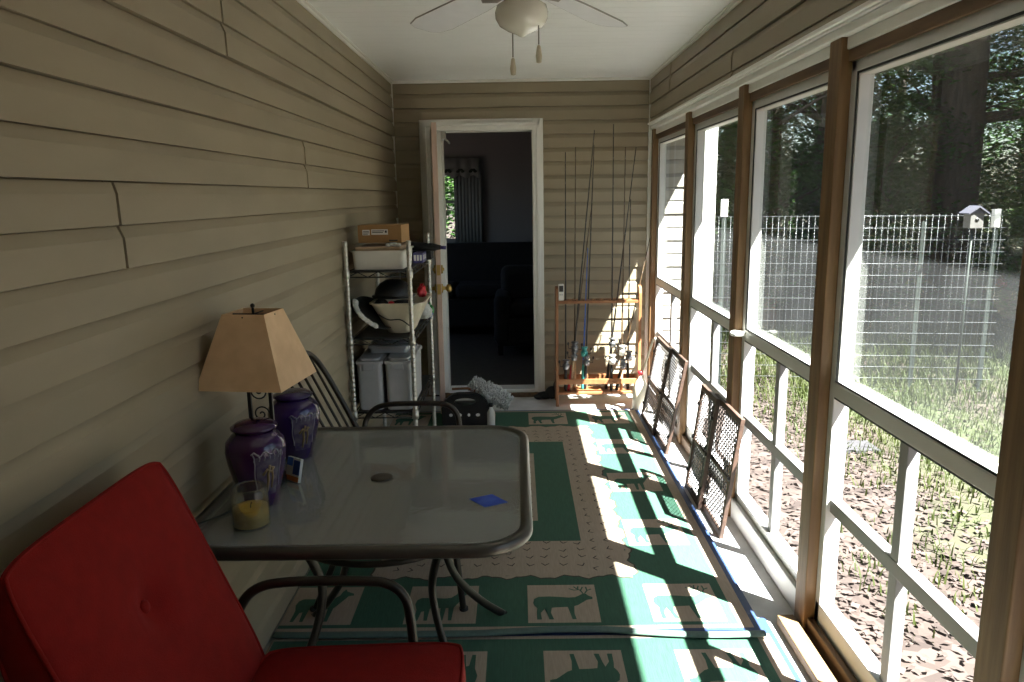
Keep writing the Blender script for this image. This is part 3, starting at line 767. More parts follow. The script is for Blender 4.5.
# ------------------------------------------------------------------ things on the table
TZ = .7150
lx, ly = -.780, 2.150
lp = thing('table_lamp', (lx, ly, TZ), 'table lamp with square tan tapered shade on black scrolled stand', 'lamp')
RL = Rz(math.radians(-7))
def fr(h0, h1, z0, z1, t, mb, m=0):
    o = []
    for h, z in ((h0, z0), (h1, z1), (h1 - t, z1), (h0 - t, z0)):
        for (a, b) in ((-1, -1), (1, -1), (1, 1), (-1, 1)): o.append(Vector((lx, ly, z)) + RL @ Vector((a * h, b * h, 0)))
    fs = []
    for k in range(4):
        for j in range(4): fs.append((k * 4 + j, k * 4 + (j + 1) % 4, ((k + 1) % 4) * 4 + (j + 1) % 4, ((k + 1) % 4) * 4 + j))
    mb.add(o, fs, m)
mb = MB(); fr(.129, .064, 1.038, 1.248, .003, mb); mb.build('lamp_shade', M['shade'], lp)
mb = MB(); mb.tube([(lx, ly, 1.20), (lx, ly, 1.262)], .004); mb.ball((lx, ly, 1.265), .007, 10, 6)
for a in range(2): d = RL @ Vector((.068, 0, 0) if a == 0 else (0, .068, 0)); mb.tube([Vector((lx, ly, 1.24)) - d, Vector((lx, ly, 1.24)) + d], .0022, 6)
mb.build('finial', M['black'], lp)
mb = MB(); mb.box((lx - .055, ly - .055, TZ), (lx + .055, ly + .055, TZ + .018)); mb.build('base', M['black'], lp, bevel=.004)
mb = MB()
for s in (-1, 1): mb.bar((lx + s * .032, ly, TZ + .015), (lx + s * .032, ly, 1.04), .010, .010, (0, 1, 0))
mb.bar((lx - .034, ly, 1.03), (lx + .034, ly, 1.03), .010, .010, (0, 1, 0)); mb.tube([(lx, ly, 1.03), (lx, ly, 1.13)], .012)
for k in range(4):
    z0 = TZ + .05 + k * .07
    pts = []
    for i in range(26):
        a = i * .36; rr = .026 * (1 - i / 28); pts.append((lx + rr * math.cos(a + k * PI), ly, z0 + .03 + rr * math.sin(a + k * PI)))
    mb.tube(pts, .0025, 6)
mb.build('stand', M['black'], lp)
MB().lathe([(0, 1.13), (.022, 1.14), (.03, 1.18), (.02, 1.21), (0, 1.215)], (lx, ly, 0), 14).build('bulb', M['globe'], lp)

def urn(x, y, m, label, s, ang, hz=1.0):
    r = thing('lidded_urn', (x, y, TZ), label, 'urn')
    prof = [(0, 0), (.046, 0), (.050, .006), (.056, .03), (.068, .075), (.079, .12), (.083, .15), (.079, .175), (.064, .192), (.053, .200)]
    prof = [(a * s, b * s) for a, b in prof]
    MB().lathe(prof, (x, y, TZ), 36).build('body', M[m], r)
    MB().lathe([(.050 * s, .199 * s), (.054 * s, .205 * s), (.063 * s, .208 * s), (.064 * s, .213 * s), (.050 * s, .222 * s), (.025 * s, .228 * s), (0, .2295 * s)], (x, y, TZ), 36).build('lid', M[m], r)
    # painted flower panel and white vine, lying on the glaze
    pan = [(a + .0007, b) for a, b in prof if .07 * s < b < .16 * s]
    pan = [(.0592 * s + .0012, .04 * s)] + pan
    pm = MB().lathe(pan, (x, y, TZ), 10, 0, None, ang - .42, ang + .42)
    def surf(a, z):
        for (r0, z0), (r1, z1) in zip(prof[:-1], prof[1:]):
            if z0 <= z <= z1: q = r0 + (r1 - r0) * (z - z0) / max(1e-6, z1 - z0); break
        return (x + (q + .0012) * math.cos(a), y + (q + .0012) * math.sin(a), TZ + z)
    def stroke(pts, rr, m): pm.tube([surf(a, z * s) for a, z in pts], rr, 5, m)
    stroke([(ang - .55 + i * .1, .158 + .006 * math.sin(i * 1.7)) for i in range(12)], .0022, 1)
    for i in range(7):
        a = ang - .5 + i * .17; stroke([(a, .158), (a + .05, .148), (a + .02, .140)], .0018, 1)
    stroke([(ang - .47 + .02 * math.sin(i), .155 - i * .012) for i in range(9)], .0018, 1)
    stroke([(ang + .47 + .02 * math.sin(i), .155 - i * .012) for i in range(9)], .0018, 1)
    stroke([(ang - .05, .05), (ang, .08), (ang - .02, .10), (ang + .05, .125)], .004, 2)
    stroke([(ang - .2, .10), (ang - .05, .115), (ang + .1, .105), (ang + .2, .118)], .004, 2)
    stroke([(ang + .15, .06), (ang + .18, .09), (ang + .12, .12)], .003, 2)
    pm.build('painted_motif', [M['motif'], M['motifw'], M['motifg']], r)
    for ch in r.children: ch.data.transform(Matrix.Diagonal((1, 1, hz, 1)))
urn(-.748, 1.995, 'purple', 'dark purple lidded urn with painted flower, behind the candle', 1.0, math.radians(-48), 1.09)
urn(-.756, 2.385, 'violet', 'violet-blue lidded urn standing behind the lamp shade, farther along the table', 1.02, math.radians(-52))
cj = thing('candle_jar', (-.722, 1.852, TZ), 'half-burned amber candle in a clear glass jar', 'candle')
MB().lathe([(0, 0), (.045, 0), (.0485, .004), (.0485, .100), (.044, .110), (.042, .110), (.0455, .099), (.0455, .006), (0, .006)], (-.722, 1.852, TZ), 32).build('jar', M['jarglass'], cj)
MB().lathe([(0, .0065), (.045, .0065), (.045, .052), (.030, .050), (0, .049)], (-.722, 1.852, TZ), 28).build('wax', M['wax'], cj)
MB().tube([(-.722, 1.852, TZ + .049), (-.721, 1.852, TZ + .058), (-.718, 1.852, TZ + .064)], .0016, 6).build('wick', M['ink'], cj)
# small leaning printed packet
pk = MB(); RR = Rz(math.radians(-35)) @ Rx(math.radians(-14))
pc = Vector((-.698, 2.165, TZ + .037))
pk.obox(pc, (.030, .005, .036), RR, 0)
for (u0, u1, z0, z1, m) in ((-.030, -.004, .010, .035, 1), (.0, .030, -.014, .030, 2), (-.030, .030, -.035, -.020, 3)):
    pk.obox(pc + RR @ Vector(((u0 + u1) / 2, -.0054, (z0 + z1) / 2)), ((u1 - u0) / 2, .0004, (z1 - z0) / 2), RR, m)
tag(pk.build('printed_packet', [M['label'], M['bluelight'], M['bluep'], M['orange']]), 'small packet with blue, white and orange bands leaning between the urns', 'packet')
# power cord on the table
cp = smooth_path([(-.785, 2.10, TZ + .004), (-.79, 1.98, TZ + .004), (-.83, 1.90, TZ + .004), (-.862, 1.84, TZ + .010), (-.906, 1.78, .725), (-.9085, 1.72, .60), (-.9085, 1.70, .2), (-.90, 1.70, .012)], 8)
tag(MB().tube(cp, .0028, 6).build('lamp_cord', M['black']), 'thin black power cord trailing off the table beside the candle', 'cord')
# blue tag
bt = MB(); bc = Vector((-.095, 1.992, TZ + .0006)); RB = Rz(math.radians(-6))
bt.prism([(-.055, .008), (.005, .047), (.058, -.006), (-.002, -.046)], 0, .0006, 0, lambda p: bc + RB @ p)
for k in range(5):
    q = -.018 + k * .009
    bt.prism([(-.024 + q * .3, q - .0012), (.020 + q * .3, q - .0012), (.020 + q * .3, q + .0012), (-.024 + q * .3, q + .0012)], .0006, .0008, 1, lambda p: bc + RB @ p)
tag(bt.build('price_tag', [M['blue'], M['bluelight']]), 'bright blue diamond-turned paper tag lying on the glass table', 'tag')

# ------------------------------------------------------------------ shelf rack
sx0, sx1, sy0, sy1 = -.893, -.565, 3.855, 4.70
sh = thing('shelf_rack', ((sx0 + sx1) / 2, (sy0 + sy1) / 2, 0), 'chrome wire shelf rack with dark shelves in the left corner', 'shelf')
for (x, y) in ((sx0, sy0), (sx1, sy0), (sx0, sy1), (sx1, sy1)):
    mb = MB(); pr = [(0, 0)]
    z = 0.0
    while z < 1.34: pr += [(.0125, z + .001), (.0125, z + .021), (.0108, z + .023), (.0108, z + .025)]; z += .026
    pr += [(.0125, 1.345), (0, 1.347)]
    mb.lathe(pr, (x, y, 0), 12); mb.build('post', M['chrome'], sh)
SHZ = [1.195, .838, .433]
for z in SHZ:
    mb = MB()
    mb.box((sx0 + .012, sy0 + .012, z - .006), (sx1 - .012, sy1 - .012, z))
    for zz in (z - .004, z - .032):
        mb.tube([(sx0, sy0, zz), (sx1, sy0, zz)], .0035, 6, 0); mb.tube([(sx0, sy1, zz), (sx1, sy1, zz)], .0035, 6, 0)
        mb.tube([(sx0, sy0, zz), (sx0, sy1, zz)], .0035, 6, 0); mb.tube([(sx1, sy0, zz), (sx1, sy1, zz)], .0035, 6, 0)
    for i in range(12):
        y = sy0 + (sy1 - sy0) * i / 11
        a, b = (z - .004, z - .032) if i % 2 else (z - .032, z - .004)
        if i < 11: mb.tube([(sx1, y, a), (sx1, y + (sy1 - sy0) / 11, b)], .0025, 6, 0)
    for i in range(6):
        x = sx0 + (sx1 - sx0) * i / 6; a, b = (z - .004, z - .032) if i % 2 else (z - .032, z - .004)
        mb.tube([(x, sy0, a), (x + (sx1 - sx0) / 6, sy0, b)], .0025, 6, 0)
    mb.build('shelf_board', [M['shelfplate'], M['chrome']], sh)
    for (x, y) in ((sx0, sy0), (sx1, sy0), (sx0, sy1), (sx1, sy1)):
        MB().lathe([(.012, -.040), (.018, -.038), (.0165, .006), (.012, .008)], (x, y, z), 14).build('collar', M['chrome'], sh)
for (x, y) in ((sx0, sy0), (sx1, sy0), (sx0, sy1), (sx1, sy1)):
    MB().lathe([(0, .0), (.016, 0), (.016, .015), (0, .016)], (x, y, 0), 12).build('foot', M['rubber'], sh)
E1, E2, E3 = 1.1995, .8425, .4375
# open tub builder
def tub(mb, x0, x1, y0, y1, z0, z1, taper, t, rr, m=0, n=5):
    def ring(d, z, ins): return [(x, y, z) for x, y in rrect(x0 + d + ins, x1 - d - ins, y0 + d + ins, y1 - d - ins, rr, n)]
    L = [ring(taper, z0, 0), ring(0, z1, 0), ring(-.008, z1, 0), ring(-.008, z1 + .006, 0), ring(t, z1 + .006, 0), ring(t + taper * .9, z0 + .006, 0)]
    k = len(L[0]); vs = [p for l in L for p in l]; fs = []
    for i in range(len(L) - 1):
        for j in range(k): fs.append((i * k + j, i * k + (j + 1) % k, (i + 1) * k + (j + 1) % k, (i + 1) * k + j))
    fs.append(tuple(reversed(range(k)))); fs.append(tuple((len(L) - 1) * k + j for j in range(k)))
    mb.add(vs, fs, m)
mb = MB(); tub(mb, -.868, -.597, 3.885, 4.24, E1, 1.292, .006, .004, .02)
wb = tag(mb.build('storage_bin', M['bin']), 'white open plastic bin on the top shelf of the rack', 'bin')
mb = MB(); mb.box((-.855, 3.90, 1.2065), (-.615, 4.22, 1.318)); 
kp = tag(mb.build('folded_paper_stack', M['kraft'], bevel=.012, seg=3), 'stack of folded brown paper filling the white top-shelf bin', 'paper')
mb = MB(); rnd = random.Random(4)
for i in range(8): mb.ball((-.68 + .018 * (i % 4), 3.908 + .01 * (i // 4), 1.324 + .004 * (i % 3)), (.016, .012, .008), 8, 5)
tag(mb.build('crumpled_plastic_wrap', M['clear']), 'crumpled clear plastic wrap on the brown paper in the white bin', 'wrap')
# cardboard box
cb = thing('cardboard_box', (-.70, 4.03, 1.335), 'brown cardboard box with two white labels on top of the rack', 'box')
RC = Rz(math.radians(-5)); cc = Vector((-.722, 4.045, 1.3815))
mb = MB(); mb.obox(cc, (.118, .09, .047), RC); mb.build('carton', M['card'], cb, bevel=.003)
def onbox(x0, x1, z0, z1, name, mt, dpth=.0006, lines=None):
    q = MB(); q.obox(cc + RC @ Vector(((x0 + x1) / 2, -.0905 - dpth, (z0 + z1) / 2)), ((x1 - x0) / 2, dpth, (z1 - z0) / 2), RC)
    if lines:
        for (a, b, c_, d_) in lines: q.obox(cc + RC @ Vector(((a + b) / 2, -.0920, (c_ + d_) / 2)), ((b - a) / 2, .0003, (d_ - c_) / 2), RC, 1)
    q.build(name, [mt, M['ink']], cb)
onbox(-.092, -.052, -.006, .022, 'shipping_label', M['label'], .0006, [(-.088, -.056, .012, .015), (-.088, -.056, .005, .008), (-.088, -.062, -.002, .001)])
onbox(-.044, .046, -.004, .024, 'shipping_label', M['label'], .0006, [(-.040, .026, .014, .018), (-.040, .020, .006, .010), (.030, .040, .006, .018)])
onbox(.050, .096, -.038, -.031, 'printed_text', M['ink'])
mb = MB(); mb.obox(cc + Vector((0, 0, .0475)), (.117, .022, .0006), RC); mb.build('tape', M['kraft'], cb)
# wrapped packet and umbrella on the shelf
mb = MB(); mb.box((-.60, 4.26, E1), (-.545, 4.43, E1 + .055)); 
for k in range(3): mb.box((-.596 + k * .017, 4.2592, E1 + .012), (-.584 + k * .017, 4.2605, E1 + .045), 1)
for k in range(4): mb.box((-.5455, 4.28 + k * .035, E1 + .015), (-.5442, 4.30 + k * .035, E1 + .042), 1)
tag(mb.build('wrapped_packet', [M['purplep'], M['label']], bevel=.006), 'purple-blue and white wrapped packet on the top shelf edge', 'packet')
um = thing('folded_umbrella', (-.55, 4.5, E1), 'dark folded umbrella poking out past the rack toward the doorway', 'umbrella')
MB().tube([(-.75, 4.52, E1 + .085), (-.64, 4.50, E1 + .082), (-.50, 4.48, E1 + .074), (-.46, 4.475, E1 + .072)], [.010, .026, .022, .012], 10, flat=.8).build('canopy', M['blackmat'], um)
MB().tube([(-.462, 4.475, E1 + .072), (-.43, 4.47, E1 + .070)], .011, 10).build('handle', M['purplep'], um)
MB().tube([(-.80, 4.527, E1 + .087), (-.74, 4.52, E1 + .085)], .004, 8).build('tip', M['chrome'], um)
mb = MB(); mb.box((-.72, 4.46, E1), (-.52, 4.60, E1 + .053)); tag(mb.build('flat_carton', M['blackmat'], bevel=.004), 'dark flat carton under the folded umbrella on the top shelf', 'box')
# middle shelf: cream tub, helmet, griddle with rag, bags
cbk = thing('laundry_tub', (-.66, 4.12, E2), 'cream tapered plastic tub on the middle shelf', 'tub')
mb = MB(); tub(mb, -.795, -.510, 3.905, 4.33, E2, 1.010, .075, .004, .06, 0, 6); mb.build('tub_body', M['cream'], cbk)
MB().tube(smooth_path([(-.75, 3.926, .955), (-.70, 3.930, .925), (-.64, 3.932, .925), (-.60, 3.935, .90), (-.56, 3.945, .86)], 6), .003, 6).build('wire_handle', M['black'], cbk)
he = thing('bicycle_helmet', (-.665, 4.10, 1.02), 'black rounded helmet resting in the cream tub', 'helmet')
mb = MB(); prof = [(0, .125), (.045, .118), (.08, .095), (.103, .06), (.112, .02), (.110, .0), (.100, .0), (.090, .03), (0, .06)]
mb.lathe(prof, (0, 0, 0), 28); mb.v = [(-.690 + x * .94, 4.08 + y * 1.0, 1.030 + z * .80) for x, y, z in mb.v]; mb.build('shell', M['black'], he)
mb = MB(); mb.lathe([(.108, .018), (.128, .012), (.128, .004), (.108, .004)], (0, 0, 0), 28); mb.v = [(-.690 + x * .94, 4.08 + y * 1.0, 1.030 + z * .80) for x, y, z in mb.v]; mb.build('brim', M['black'], he)
mb = MB(); mb.lathe([(.1085, .034), (.1095, .030), (.1095, .026), (.1085, .024)], (0, 0, 0), 28); mb.v = [(-.690 + x * .95, 4.08 + y * 1.01, 1.030 + z * .80) for x, y, z in mb.v]; mb.build('band', M['shelfplate'], he)
mb = MB(); mb.ball((-.745, 3.99, .998), (.04, .05, .035), 14, 8); mb.ball((-.63, 3.985, .99), (.08, .05, .036), 14, 8); mb.ball((-.685, 3.955, 1.008), (.018, .02, .016), 10, 6, 1)
tag(mb.build('crumpled_jacket', [M['blackmat'], M['redp']]), 'dark crumpled cloth with a red spot inside the cream tub', 'cloth')
gr = thing('griddle_pan', (-.80, 3.98, E2), 'round dark pan leaning at the left of the middle shelf', 'pan')
RG = Matrix.Rotation(math.radians(38), 3, 'Y') @ Matrix.Rotation(math.radians(18), 3, 'X')
gc = Vector((-.800, 4.005, .936))
MB().lathe([(0, 0), (.095, 0), (.122, .024), (.126, .028), (.122, .030), (.094, .006), (0, .006)], gc, 32, 0, RG).build('pan_body', M['pan'], gr)
a0 = gc + RG @ Vector((-.05, .112, .02)); MB().tube([a0, a0 + RG @ Vector((-.01, .06, .03))], .008, 8).build('handle', M['black'], gr)
mb = MB()
for i in range(10):
    a = math.radians(195 + i * 11); p = gc + RG @ Vector((.120 * math.cos(a), .120 * math.sin(a), .030)); mb.ball(p, (.020, .018, .009 + .003 * (i % 2)), 10, 6, 0, RG)
tag(mb.build('white_rag', M['cloth']), 'white rag draped over the rim of the leaning dark pan', 'rag')
def bag(c, rr, name, m, label, seed=1):
    mb = MB(); mb.ball((0, 0, 0), 1.0, 26, 18); rnd = random.Random(seed)
    from mathutils import noise
    out = []
    for p in mb.v:
        v = Vector(p); q = 1 + .38 * noise.noise(v * 1.7 + Vector((seed * 3.1, 0, 0))) + .22 * abs(noise.noise(v * 4.3 + Vector((0, seed * 2.7, 0))))
        out.append((c[0] + v.x * rr[0] * q, c[1] + v.y * rr[1] * q, max(c[2] + v.z * rr[2] * q, c[2] - rr[2])))
    mb.v = out
    for k in range(5):
        a = k * 1.3 + seed; mb.add([(c[0], c[1], c[2] + rr[2] * .8), (c[0] + .5 * rr[0] * math.cos(a), c[1] + .5 * rr[1] * math.sin(a), c[2] + rr[2] * 1.4), (c[0] + .5 * rr[0] * math.cos(a + .8), c[1] + .5 * rr[1] * math.sin(a + .8), c[2] + rr[2] * 1.3)], [(0, 1, 2)])
    return tag(mb.build(name, m), label, 'bag')
bag((-.550, 4.20, 1.042), (.026, .03, .032), 'red_bag', M['redp'], 'small red knotted bag at the top right of the cream tub', seed=2)
bag((-.565, 4.40, .902), (.040, .045, .055), 'clear_bag', M['clear'], 'clear plastic bag behind the cream tub on the middle shelf', seed=3)
bag((-.555, 4.58, .878), (.026, .035, .034), 'green_bag', M['greenp'], 'green plastic bag near the rear post of the middle shelf', seed=5)
bag((-.550, 4.49, .862), (.022, .028, .019), 'blue_bag', M['bluep'], 'blue plastic packet low beside the clear bag, middle shelf', seed=6)
# lower shelf: grey bins
def gbin(x0, x1, y0, y1, label):
    r = thing('storage_box', ((x0 + x1) / 2, (y0 + y1) / 2, E3), label, 'storage box')
    mb = MB(); tub(mb, x0 + .006, x1 - .006, y0 + .006, y1 - .006, E3, .695, .004, .004, .025); mb.build('box_body', M['greybin'], r)
    mb = MB(); mb.prism(rrect(x0, x1, y0, y1, .03), .690, .708); mb.prism(rrect(x0 + .02, x1 - .02, y0 + .02, y1 - .02, .03), .708, .722); mb.build('lid', M['greybin'], r, bevel=.003)
    MB().box(((x0 + x1) / 2 - .03, y0 - .003, .66), ((x0 + x1) / 2 + .03, y0 + .008, .70)).build('latch', M['greybin'], r, bevel=.003)
gbin(-.884, -.734, 3.872, 4.33, 'grey lidded storage box, left one on the lowest shelf')
gbin(-.729, -.576, 3.872, 4.33, 'grey lidded storage box, right one on the lowest shelf')
mb = MB(); mb.prism(rrect(-.83, -.62, 4.02, 4.30, .02), .7225, .752); mb.prism(rrect(-.84, -.61, 4.01, 4.31, .02), .752, .765)
tag(mb.build('flat_container', M['greybin'], bevel=.003), 'flat grey container lying across the two lidded storage boxes', 'container')

# ------------------------------------------------------------------ case, duster, bottle by the door
cs = thing('carrying_case', (-.375, 4.98, 0), 'black plastic case with white emblems and oval grip, on the floor by the door', 'case')
pp = [(-.16, 0), (.16, 0), (.165, .16), (.13, .21), (.07, .245), (-.07, .245), (-.13, .21), (-.165, .16)]
hole = [(.075 * math.cos(a), .190 + .024 * math.sin(a)) for a in [2 * PI * i / 24 for i in range(24)]]
# front shell built as a band between outline and grip opening
mb = MB()
def ringpts(poly, n=24):
    # resample outline to n points starting at angle 0 as seen from the grip centre
    out = []
    for i in range(n):
        a = 2 * PI * i / n; d = Vector((math.cos(a), math.sin(a))); best = 1
        c = Vector((0, .190)); t = None
        for p, q in zip(poly, poly[1:] + poly[:1]):
            p, q = Vector(p), Vector(q); e = q - p; den = d.x * e.y - d.y * e.x
            if abs(den) < 1e-9: continue
            s = ((p.x - c.x) * e.y - (p.y - c.y) * e.x) / den; u = ((p.x - c.x) * d.y - (p.y - c.y) * d.x) / den
            if s > 0 and -1e-6 <= u <= 1 + 1e-6: t = s if t is None else max(t, s)
        out.append(c + d * t)
    return out
outl = ringpts(pp); n = 24; vv = []
for yy in (4.955, 4.905):
    vv += [(-.375 + p.x, yy, p.y) for p in outl] + [(-.375 + p[0], yy, p[1]) for p in hole]
fs = []
for j in range(n):
    k = (j + 1) % n
    fs += [(j, k, n + k, n + j), (2 * n + j, 3 * n + j, 3 * n + k, 2 * n + k), (j, 2 * n + j, 2 * n + k, k), (n + j, n + k, 3 * n + k, 3 * n + j)]
mb.add(vv, fs); mb.box((-.53, 4.955, 0), (-.22, 5.06, .155)); mb.build('shell', M['black'], cs)
for i, (wd) in enumerate((.024, .026, .018, .030)):
    x = -.475 + i * .062
    q = MB(); pr = [(wd / 2 * math.cos(a), .011 * math.sin(a)) for a in [2 * PI * j / 16 for j in range(16)]]
    q.prism(pr, 0, .0012, 0, lambda p: Vector((x + p.x, 4.9042 + p.z * -1 + .0008, .095 + p.y)))
    q.build('emblem', M['label'], cs)
bo = thing('white_bottle', (-.205, 4.93, 0), 'slim white bottle standing at the right of the black case', 'bottle')
MB().lathe([(0, 0.001), (.026, .001), (.028, .01), (.028, .11), (.014, .14), (.012, .15), (0, .15)], (-.200, 4.915, 0), 18).build('bottle_body', M['bin'], bo)
MB().lathe([(0, .15), (.014, .15), (.014, .175), (0, .177)], (-.200, 4.915, 0), 14).build('cap', M['black'], bo)
du = thing('chenille_duster', (-.19, 5.02, .20), 'fluffy grey chenille duster lying over the black case by the doorway', 'duster')
A, B_ = Vector((-.335, 5.03, .298)), Vector((-.075, 4.98, .165))
mb = MB(); ax = (B_ - A).normalized(); u = ax.orthogonal().normalized(); v = ax.cross(u); rnd = random.Random(11)
mb.tube([A, A * .75 + B_ * .25, A * .25 + B_ * .75, B_], [.030, .042, .046, .030], 10)
for i in range(620):
    t = rnd.uniform(-.02, 1.02); a = rnd.uniform(0, 2 * PI); d = (u * math.cos(a) + v * math.sin(a))
    p = A + (B_ - A) * t; rr = .030 + .016 * math.sin(PI * min(1, max(0, t)))
    p0 = p + d * (rr * .6); p1 = p + d * (rr + rnd.uniform(.012, .032)) + Vector((0, 0, -.008)) + ax * rnd.uniform(-.008, .008)
    mb.tube([p0, (p0 + p1) / 2 + ax * .003, p1], [.0048, .0052, .0040], 5)
mb.build('fringe', M['chenille'], du)
MB().tube([Vector((-.285, 4.985, .235)), Vector((-.36, 4.99, .262)), Vector((-.47, 5.0, .255))], .009, 8).build('handle', M['rackwood'], du)
bl = MB(); rnd = random.Random(8)
for (x, y, z, a, b, c) in ((.20, 5.63, .03, .07, .05, .03), (.255, 5.62, .055, .055, .05, .05), (.285, 5.64, .095, .022, .03, .05), (.15, 5.62, .022, .04, .04, .02)): bl.ball((x, y, z), (a, b, c), 14, 9)
tag(bl.build('crumpled_bag', M['blackmat']), 'black crumpled bag on the floor between door frame and rod rack', 'bag')

# ------------------------------------------------------------------ fishing rod rack
rk = thing('rod_rack', (.60, 5.5, 0), 'reddish wooden fishing rod rack against the back wall', 'rack')
for x in (.284, .900):
    pf = [(5.40, 0), (5.44, 0), (5.47, .06), (5.56, .06), (5.59, 0), (5.63, 0), (5.61, .12), (5.565, .30), (5.545, .60), (5.54, .85), (5.525, .892), (5.49, .905), (5.45, .892), (5.435, .85), (5.435, .60), (5.43, .30), (5.41, .12)]
    MB().prism(pf, 0, .022, 0, lambda p: Vector((x + p.z - .011, p.x, p.y))).build('side_panel', M['rackwood'], rk, bevel=.003)
mb = MB(); mb.box((.294, 5.53, .768), (.89, 5.545, .800)); mb.box((.294, 5.44, .778), (.89, 5.455, .800))
nx = 10
for i in range(nx + 1):
    x = .294 + .596 * i / nx; mb.box((x - .016, 5.45, .780), (x + .016, 5.535, .798))
mb.build('top_rail', M['rackwood'], rk, bevel=.002)
MB().box((.294, 5.43, .165), (.89, 5.445, .205)).build('front_rail', M['rackwood'], rk, bevel=.002)
MB().box((.294, 5.585, .165), (.89, 5.60, .205)).build('back_rail', M['rackwood'], rk, bevel=.002)
MB().box((.294, 5.42, .088), (.89, 5.60, .106)).build('shelf', M['rackwood'], rk, bevel=.002)
RODS = [  # x at foot, x at rail, x at tip, tip z, blank, grip, label
 (.350, .350, .352, 1.87, 'rod', 'black', 'straight black fishing rod at the left end of the wooden rack'),
 (.420, .424, .428, 1.91, 'rodtan', 'cork', 'brown fishing rod with cork grip, second from the left end of the rack'),
 (.385, .440, .560, 2.02, 'rod', 'cork', 'slanting dark rod with long cork handle leaning right in the rack'),
 (.500, .535, .562, 1.92, 'rod', 'black', 'upright black rod whose tip meets the slanting cork-handled rod'),
 (.372, .478, .540, 1.46, 'rodtan', 'redp', 'short fishing rod with bright red handle'),
 (.480, .500, .520, 1.18, 'bluelight', 'teal', 'short pale rod with teal reel and handle'),
 (.696, .696, .696, 2.06, 'rod', 'black', 'tallest black fishing rod, right of the rack centre'),
 (.660, .765, .866, 1.90, 'rod', 'black', 'black fishing rod leaning strongly right in the rack'),
 (.770, .776, .783, 1.90, 'rodtan', 'cork', 'thin brown rod beside the strongly leaning black one'),
 (.826, .829, .832, 1.53, 'rod', 'black', 'shorter upright black rod near the right end of the rack'),
 (.735, .846, .972, 1.25, 'rodtan', 'blackmat', 'thin short rod tilting past the right end of the rack')]
for i, (xa, xb, xt, zt, bm_, gm, lab) in enumerate(RODS):
    yy = 5.468 + (.045 if i % 2 else 0); zf = .1065
    r = thing('fishing_rod', (xa, yy, zf), lab, 'fishing rod', 'fishing rods in the wooden rack')
    d = Vector((xt - xa, (5.66 - yy) if False else .0, zt - zf))
    yt = yy + .03
    P = lambda t: Vector((xa + (xt - xa) * t, yy + (yt - yy) * t, zf + (zt - zf) * t))
    mb = MB(); mb.tube([P(0.02), P(.3), P(.6), P(1)], [.0068, .0058, .0042, .0026], 8); mb.build('blank', M[bm_], r)
    L = (zt - zf); g = .30 / L if gm == 'cork' else .20 / L
    mb = MB(); mb.tube([P(0), P(.01), P(g * .4), P(g * .8), P(g)], [.010, .0135, .0125, .011, .008], 10); mb.build('grip', M[gm], r)
    gd = MB()
    for t in (.38, .52, .66, .78, .88, .96):
        c = P(t); gd.tube([c + Vector((0, -.002, 0)), c + Vector((0, -.010, .004)), c + Vector((0, -.012, -.006)), c + Vector((0, -.002, -.012))], .0012, 5)
    gd.build('line_guide', M['reel'], r)
    zr = .20 + .17 * ((i * 37) % 10) / 10 + .12; t = (zr - zf) / L; c = P(t) + Vector((0, -.045, 0)); sg = 1 if i % 2 else -1
    rl = MB(); rl.tube([P(t), P(t) + Vector((0, -.03, 0))], .006, 8)
    rl.lathe([(0, -.036), (.022, -.034), (.027, -.007), (.027, .005), (.018, .008), (.018, .028), (.027, .030), (.026, .038), (0, .040)], c, 18, 0)
    rl.build('reel', M['teal'] if gm == 'teal' else (M['bin'] if i in (6, 8) else M['reel']), r)
    hd = MB(); hd.tube([c + Vector((sg * .018, 0, -.012)), c + Vector((sg * .045, -.01, -.012)), c + Vector((sg * .048, -.012, .02))], .003, 6); hd.ball(c + Vector((sg * .050, -.013, .026)), (.008, .008, .012), 10, 6); hd.build('reel_handle', M['black'], r)
re = thing('remote_thermometer', (.312, 5.425, .80), 'white handheld device with black screen on the left end of the rack', 'device')
MB().box((.296, 5.446, .8005), (.337, 5.468, .925)).build('housing', M['white'], re, bevel=.006, seg=3)
MB().box((.301, 5.4445, .868), (.332, 5.447, .912)).build('screen', M['black'], re)
for k in range(2): MB().lathe([(0, 0), (.005, 0), (.004, .002), (0, .0025)], (.309 + .014 * k, 5.4462, .845), 10, 0, Rx(PI / 2)).build('button', M['greybin'], re)
# cream jug with red cap, right of the rack
jg = thing('watering_jug', (.885, 5.275, 0), 'cream plastic jug with red cap and thin curved spout, right of the rack', 'jug')
MB().lathe([(0, .001), (.052, .001), (.058, .01), (.060, .13), (.054, .18), (.034, .225), (.018, .25), (.016, .275), (0, .275)], (.885, 5.275, 0), 20).build('jug_body', M['cream'], jg)
MB().lathe([(0, .275), (.021, .275), (.021, .302), (0, .304)], (.885, 5.275, 0), 14).build('cap', M['redp'], jg)
MB().tube(smooth_path([(.895, 5.275, .262), (.912, 5.262, .34), (.940, 5.25, .45), (.965, 5.25, .53), (.985, 5.26, .545)], 7), .008, 8).build('spout_tube', M['cream'], jg)

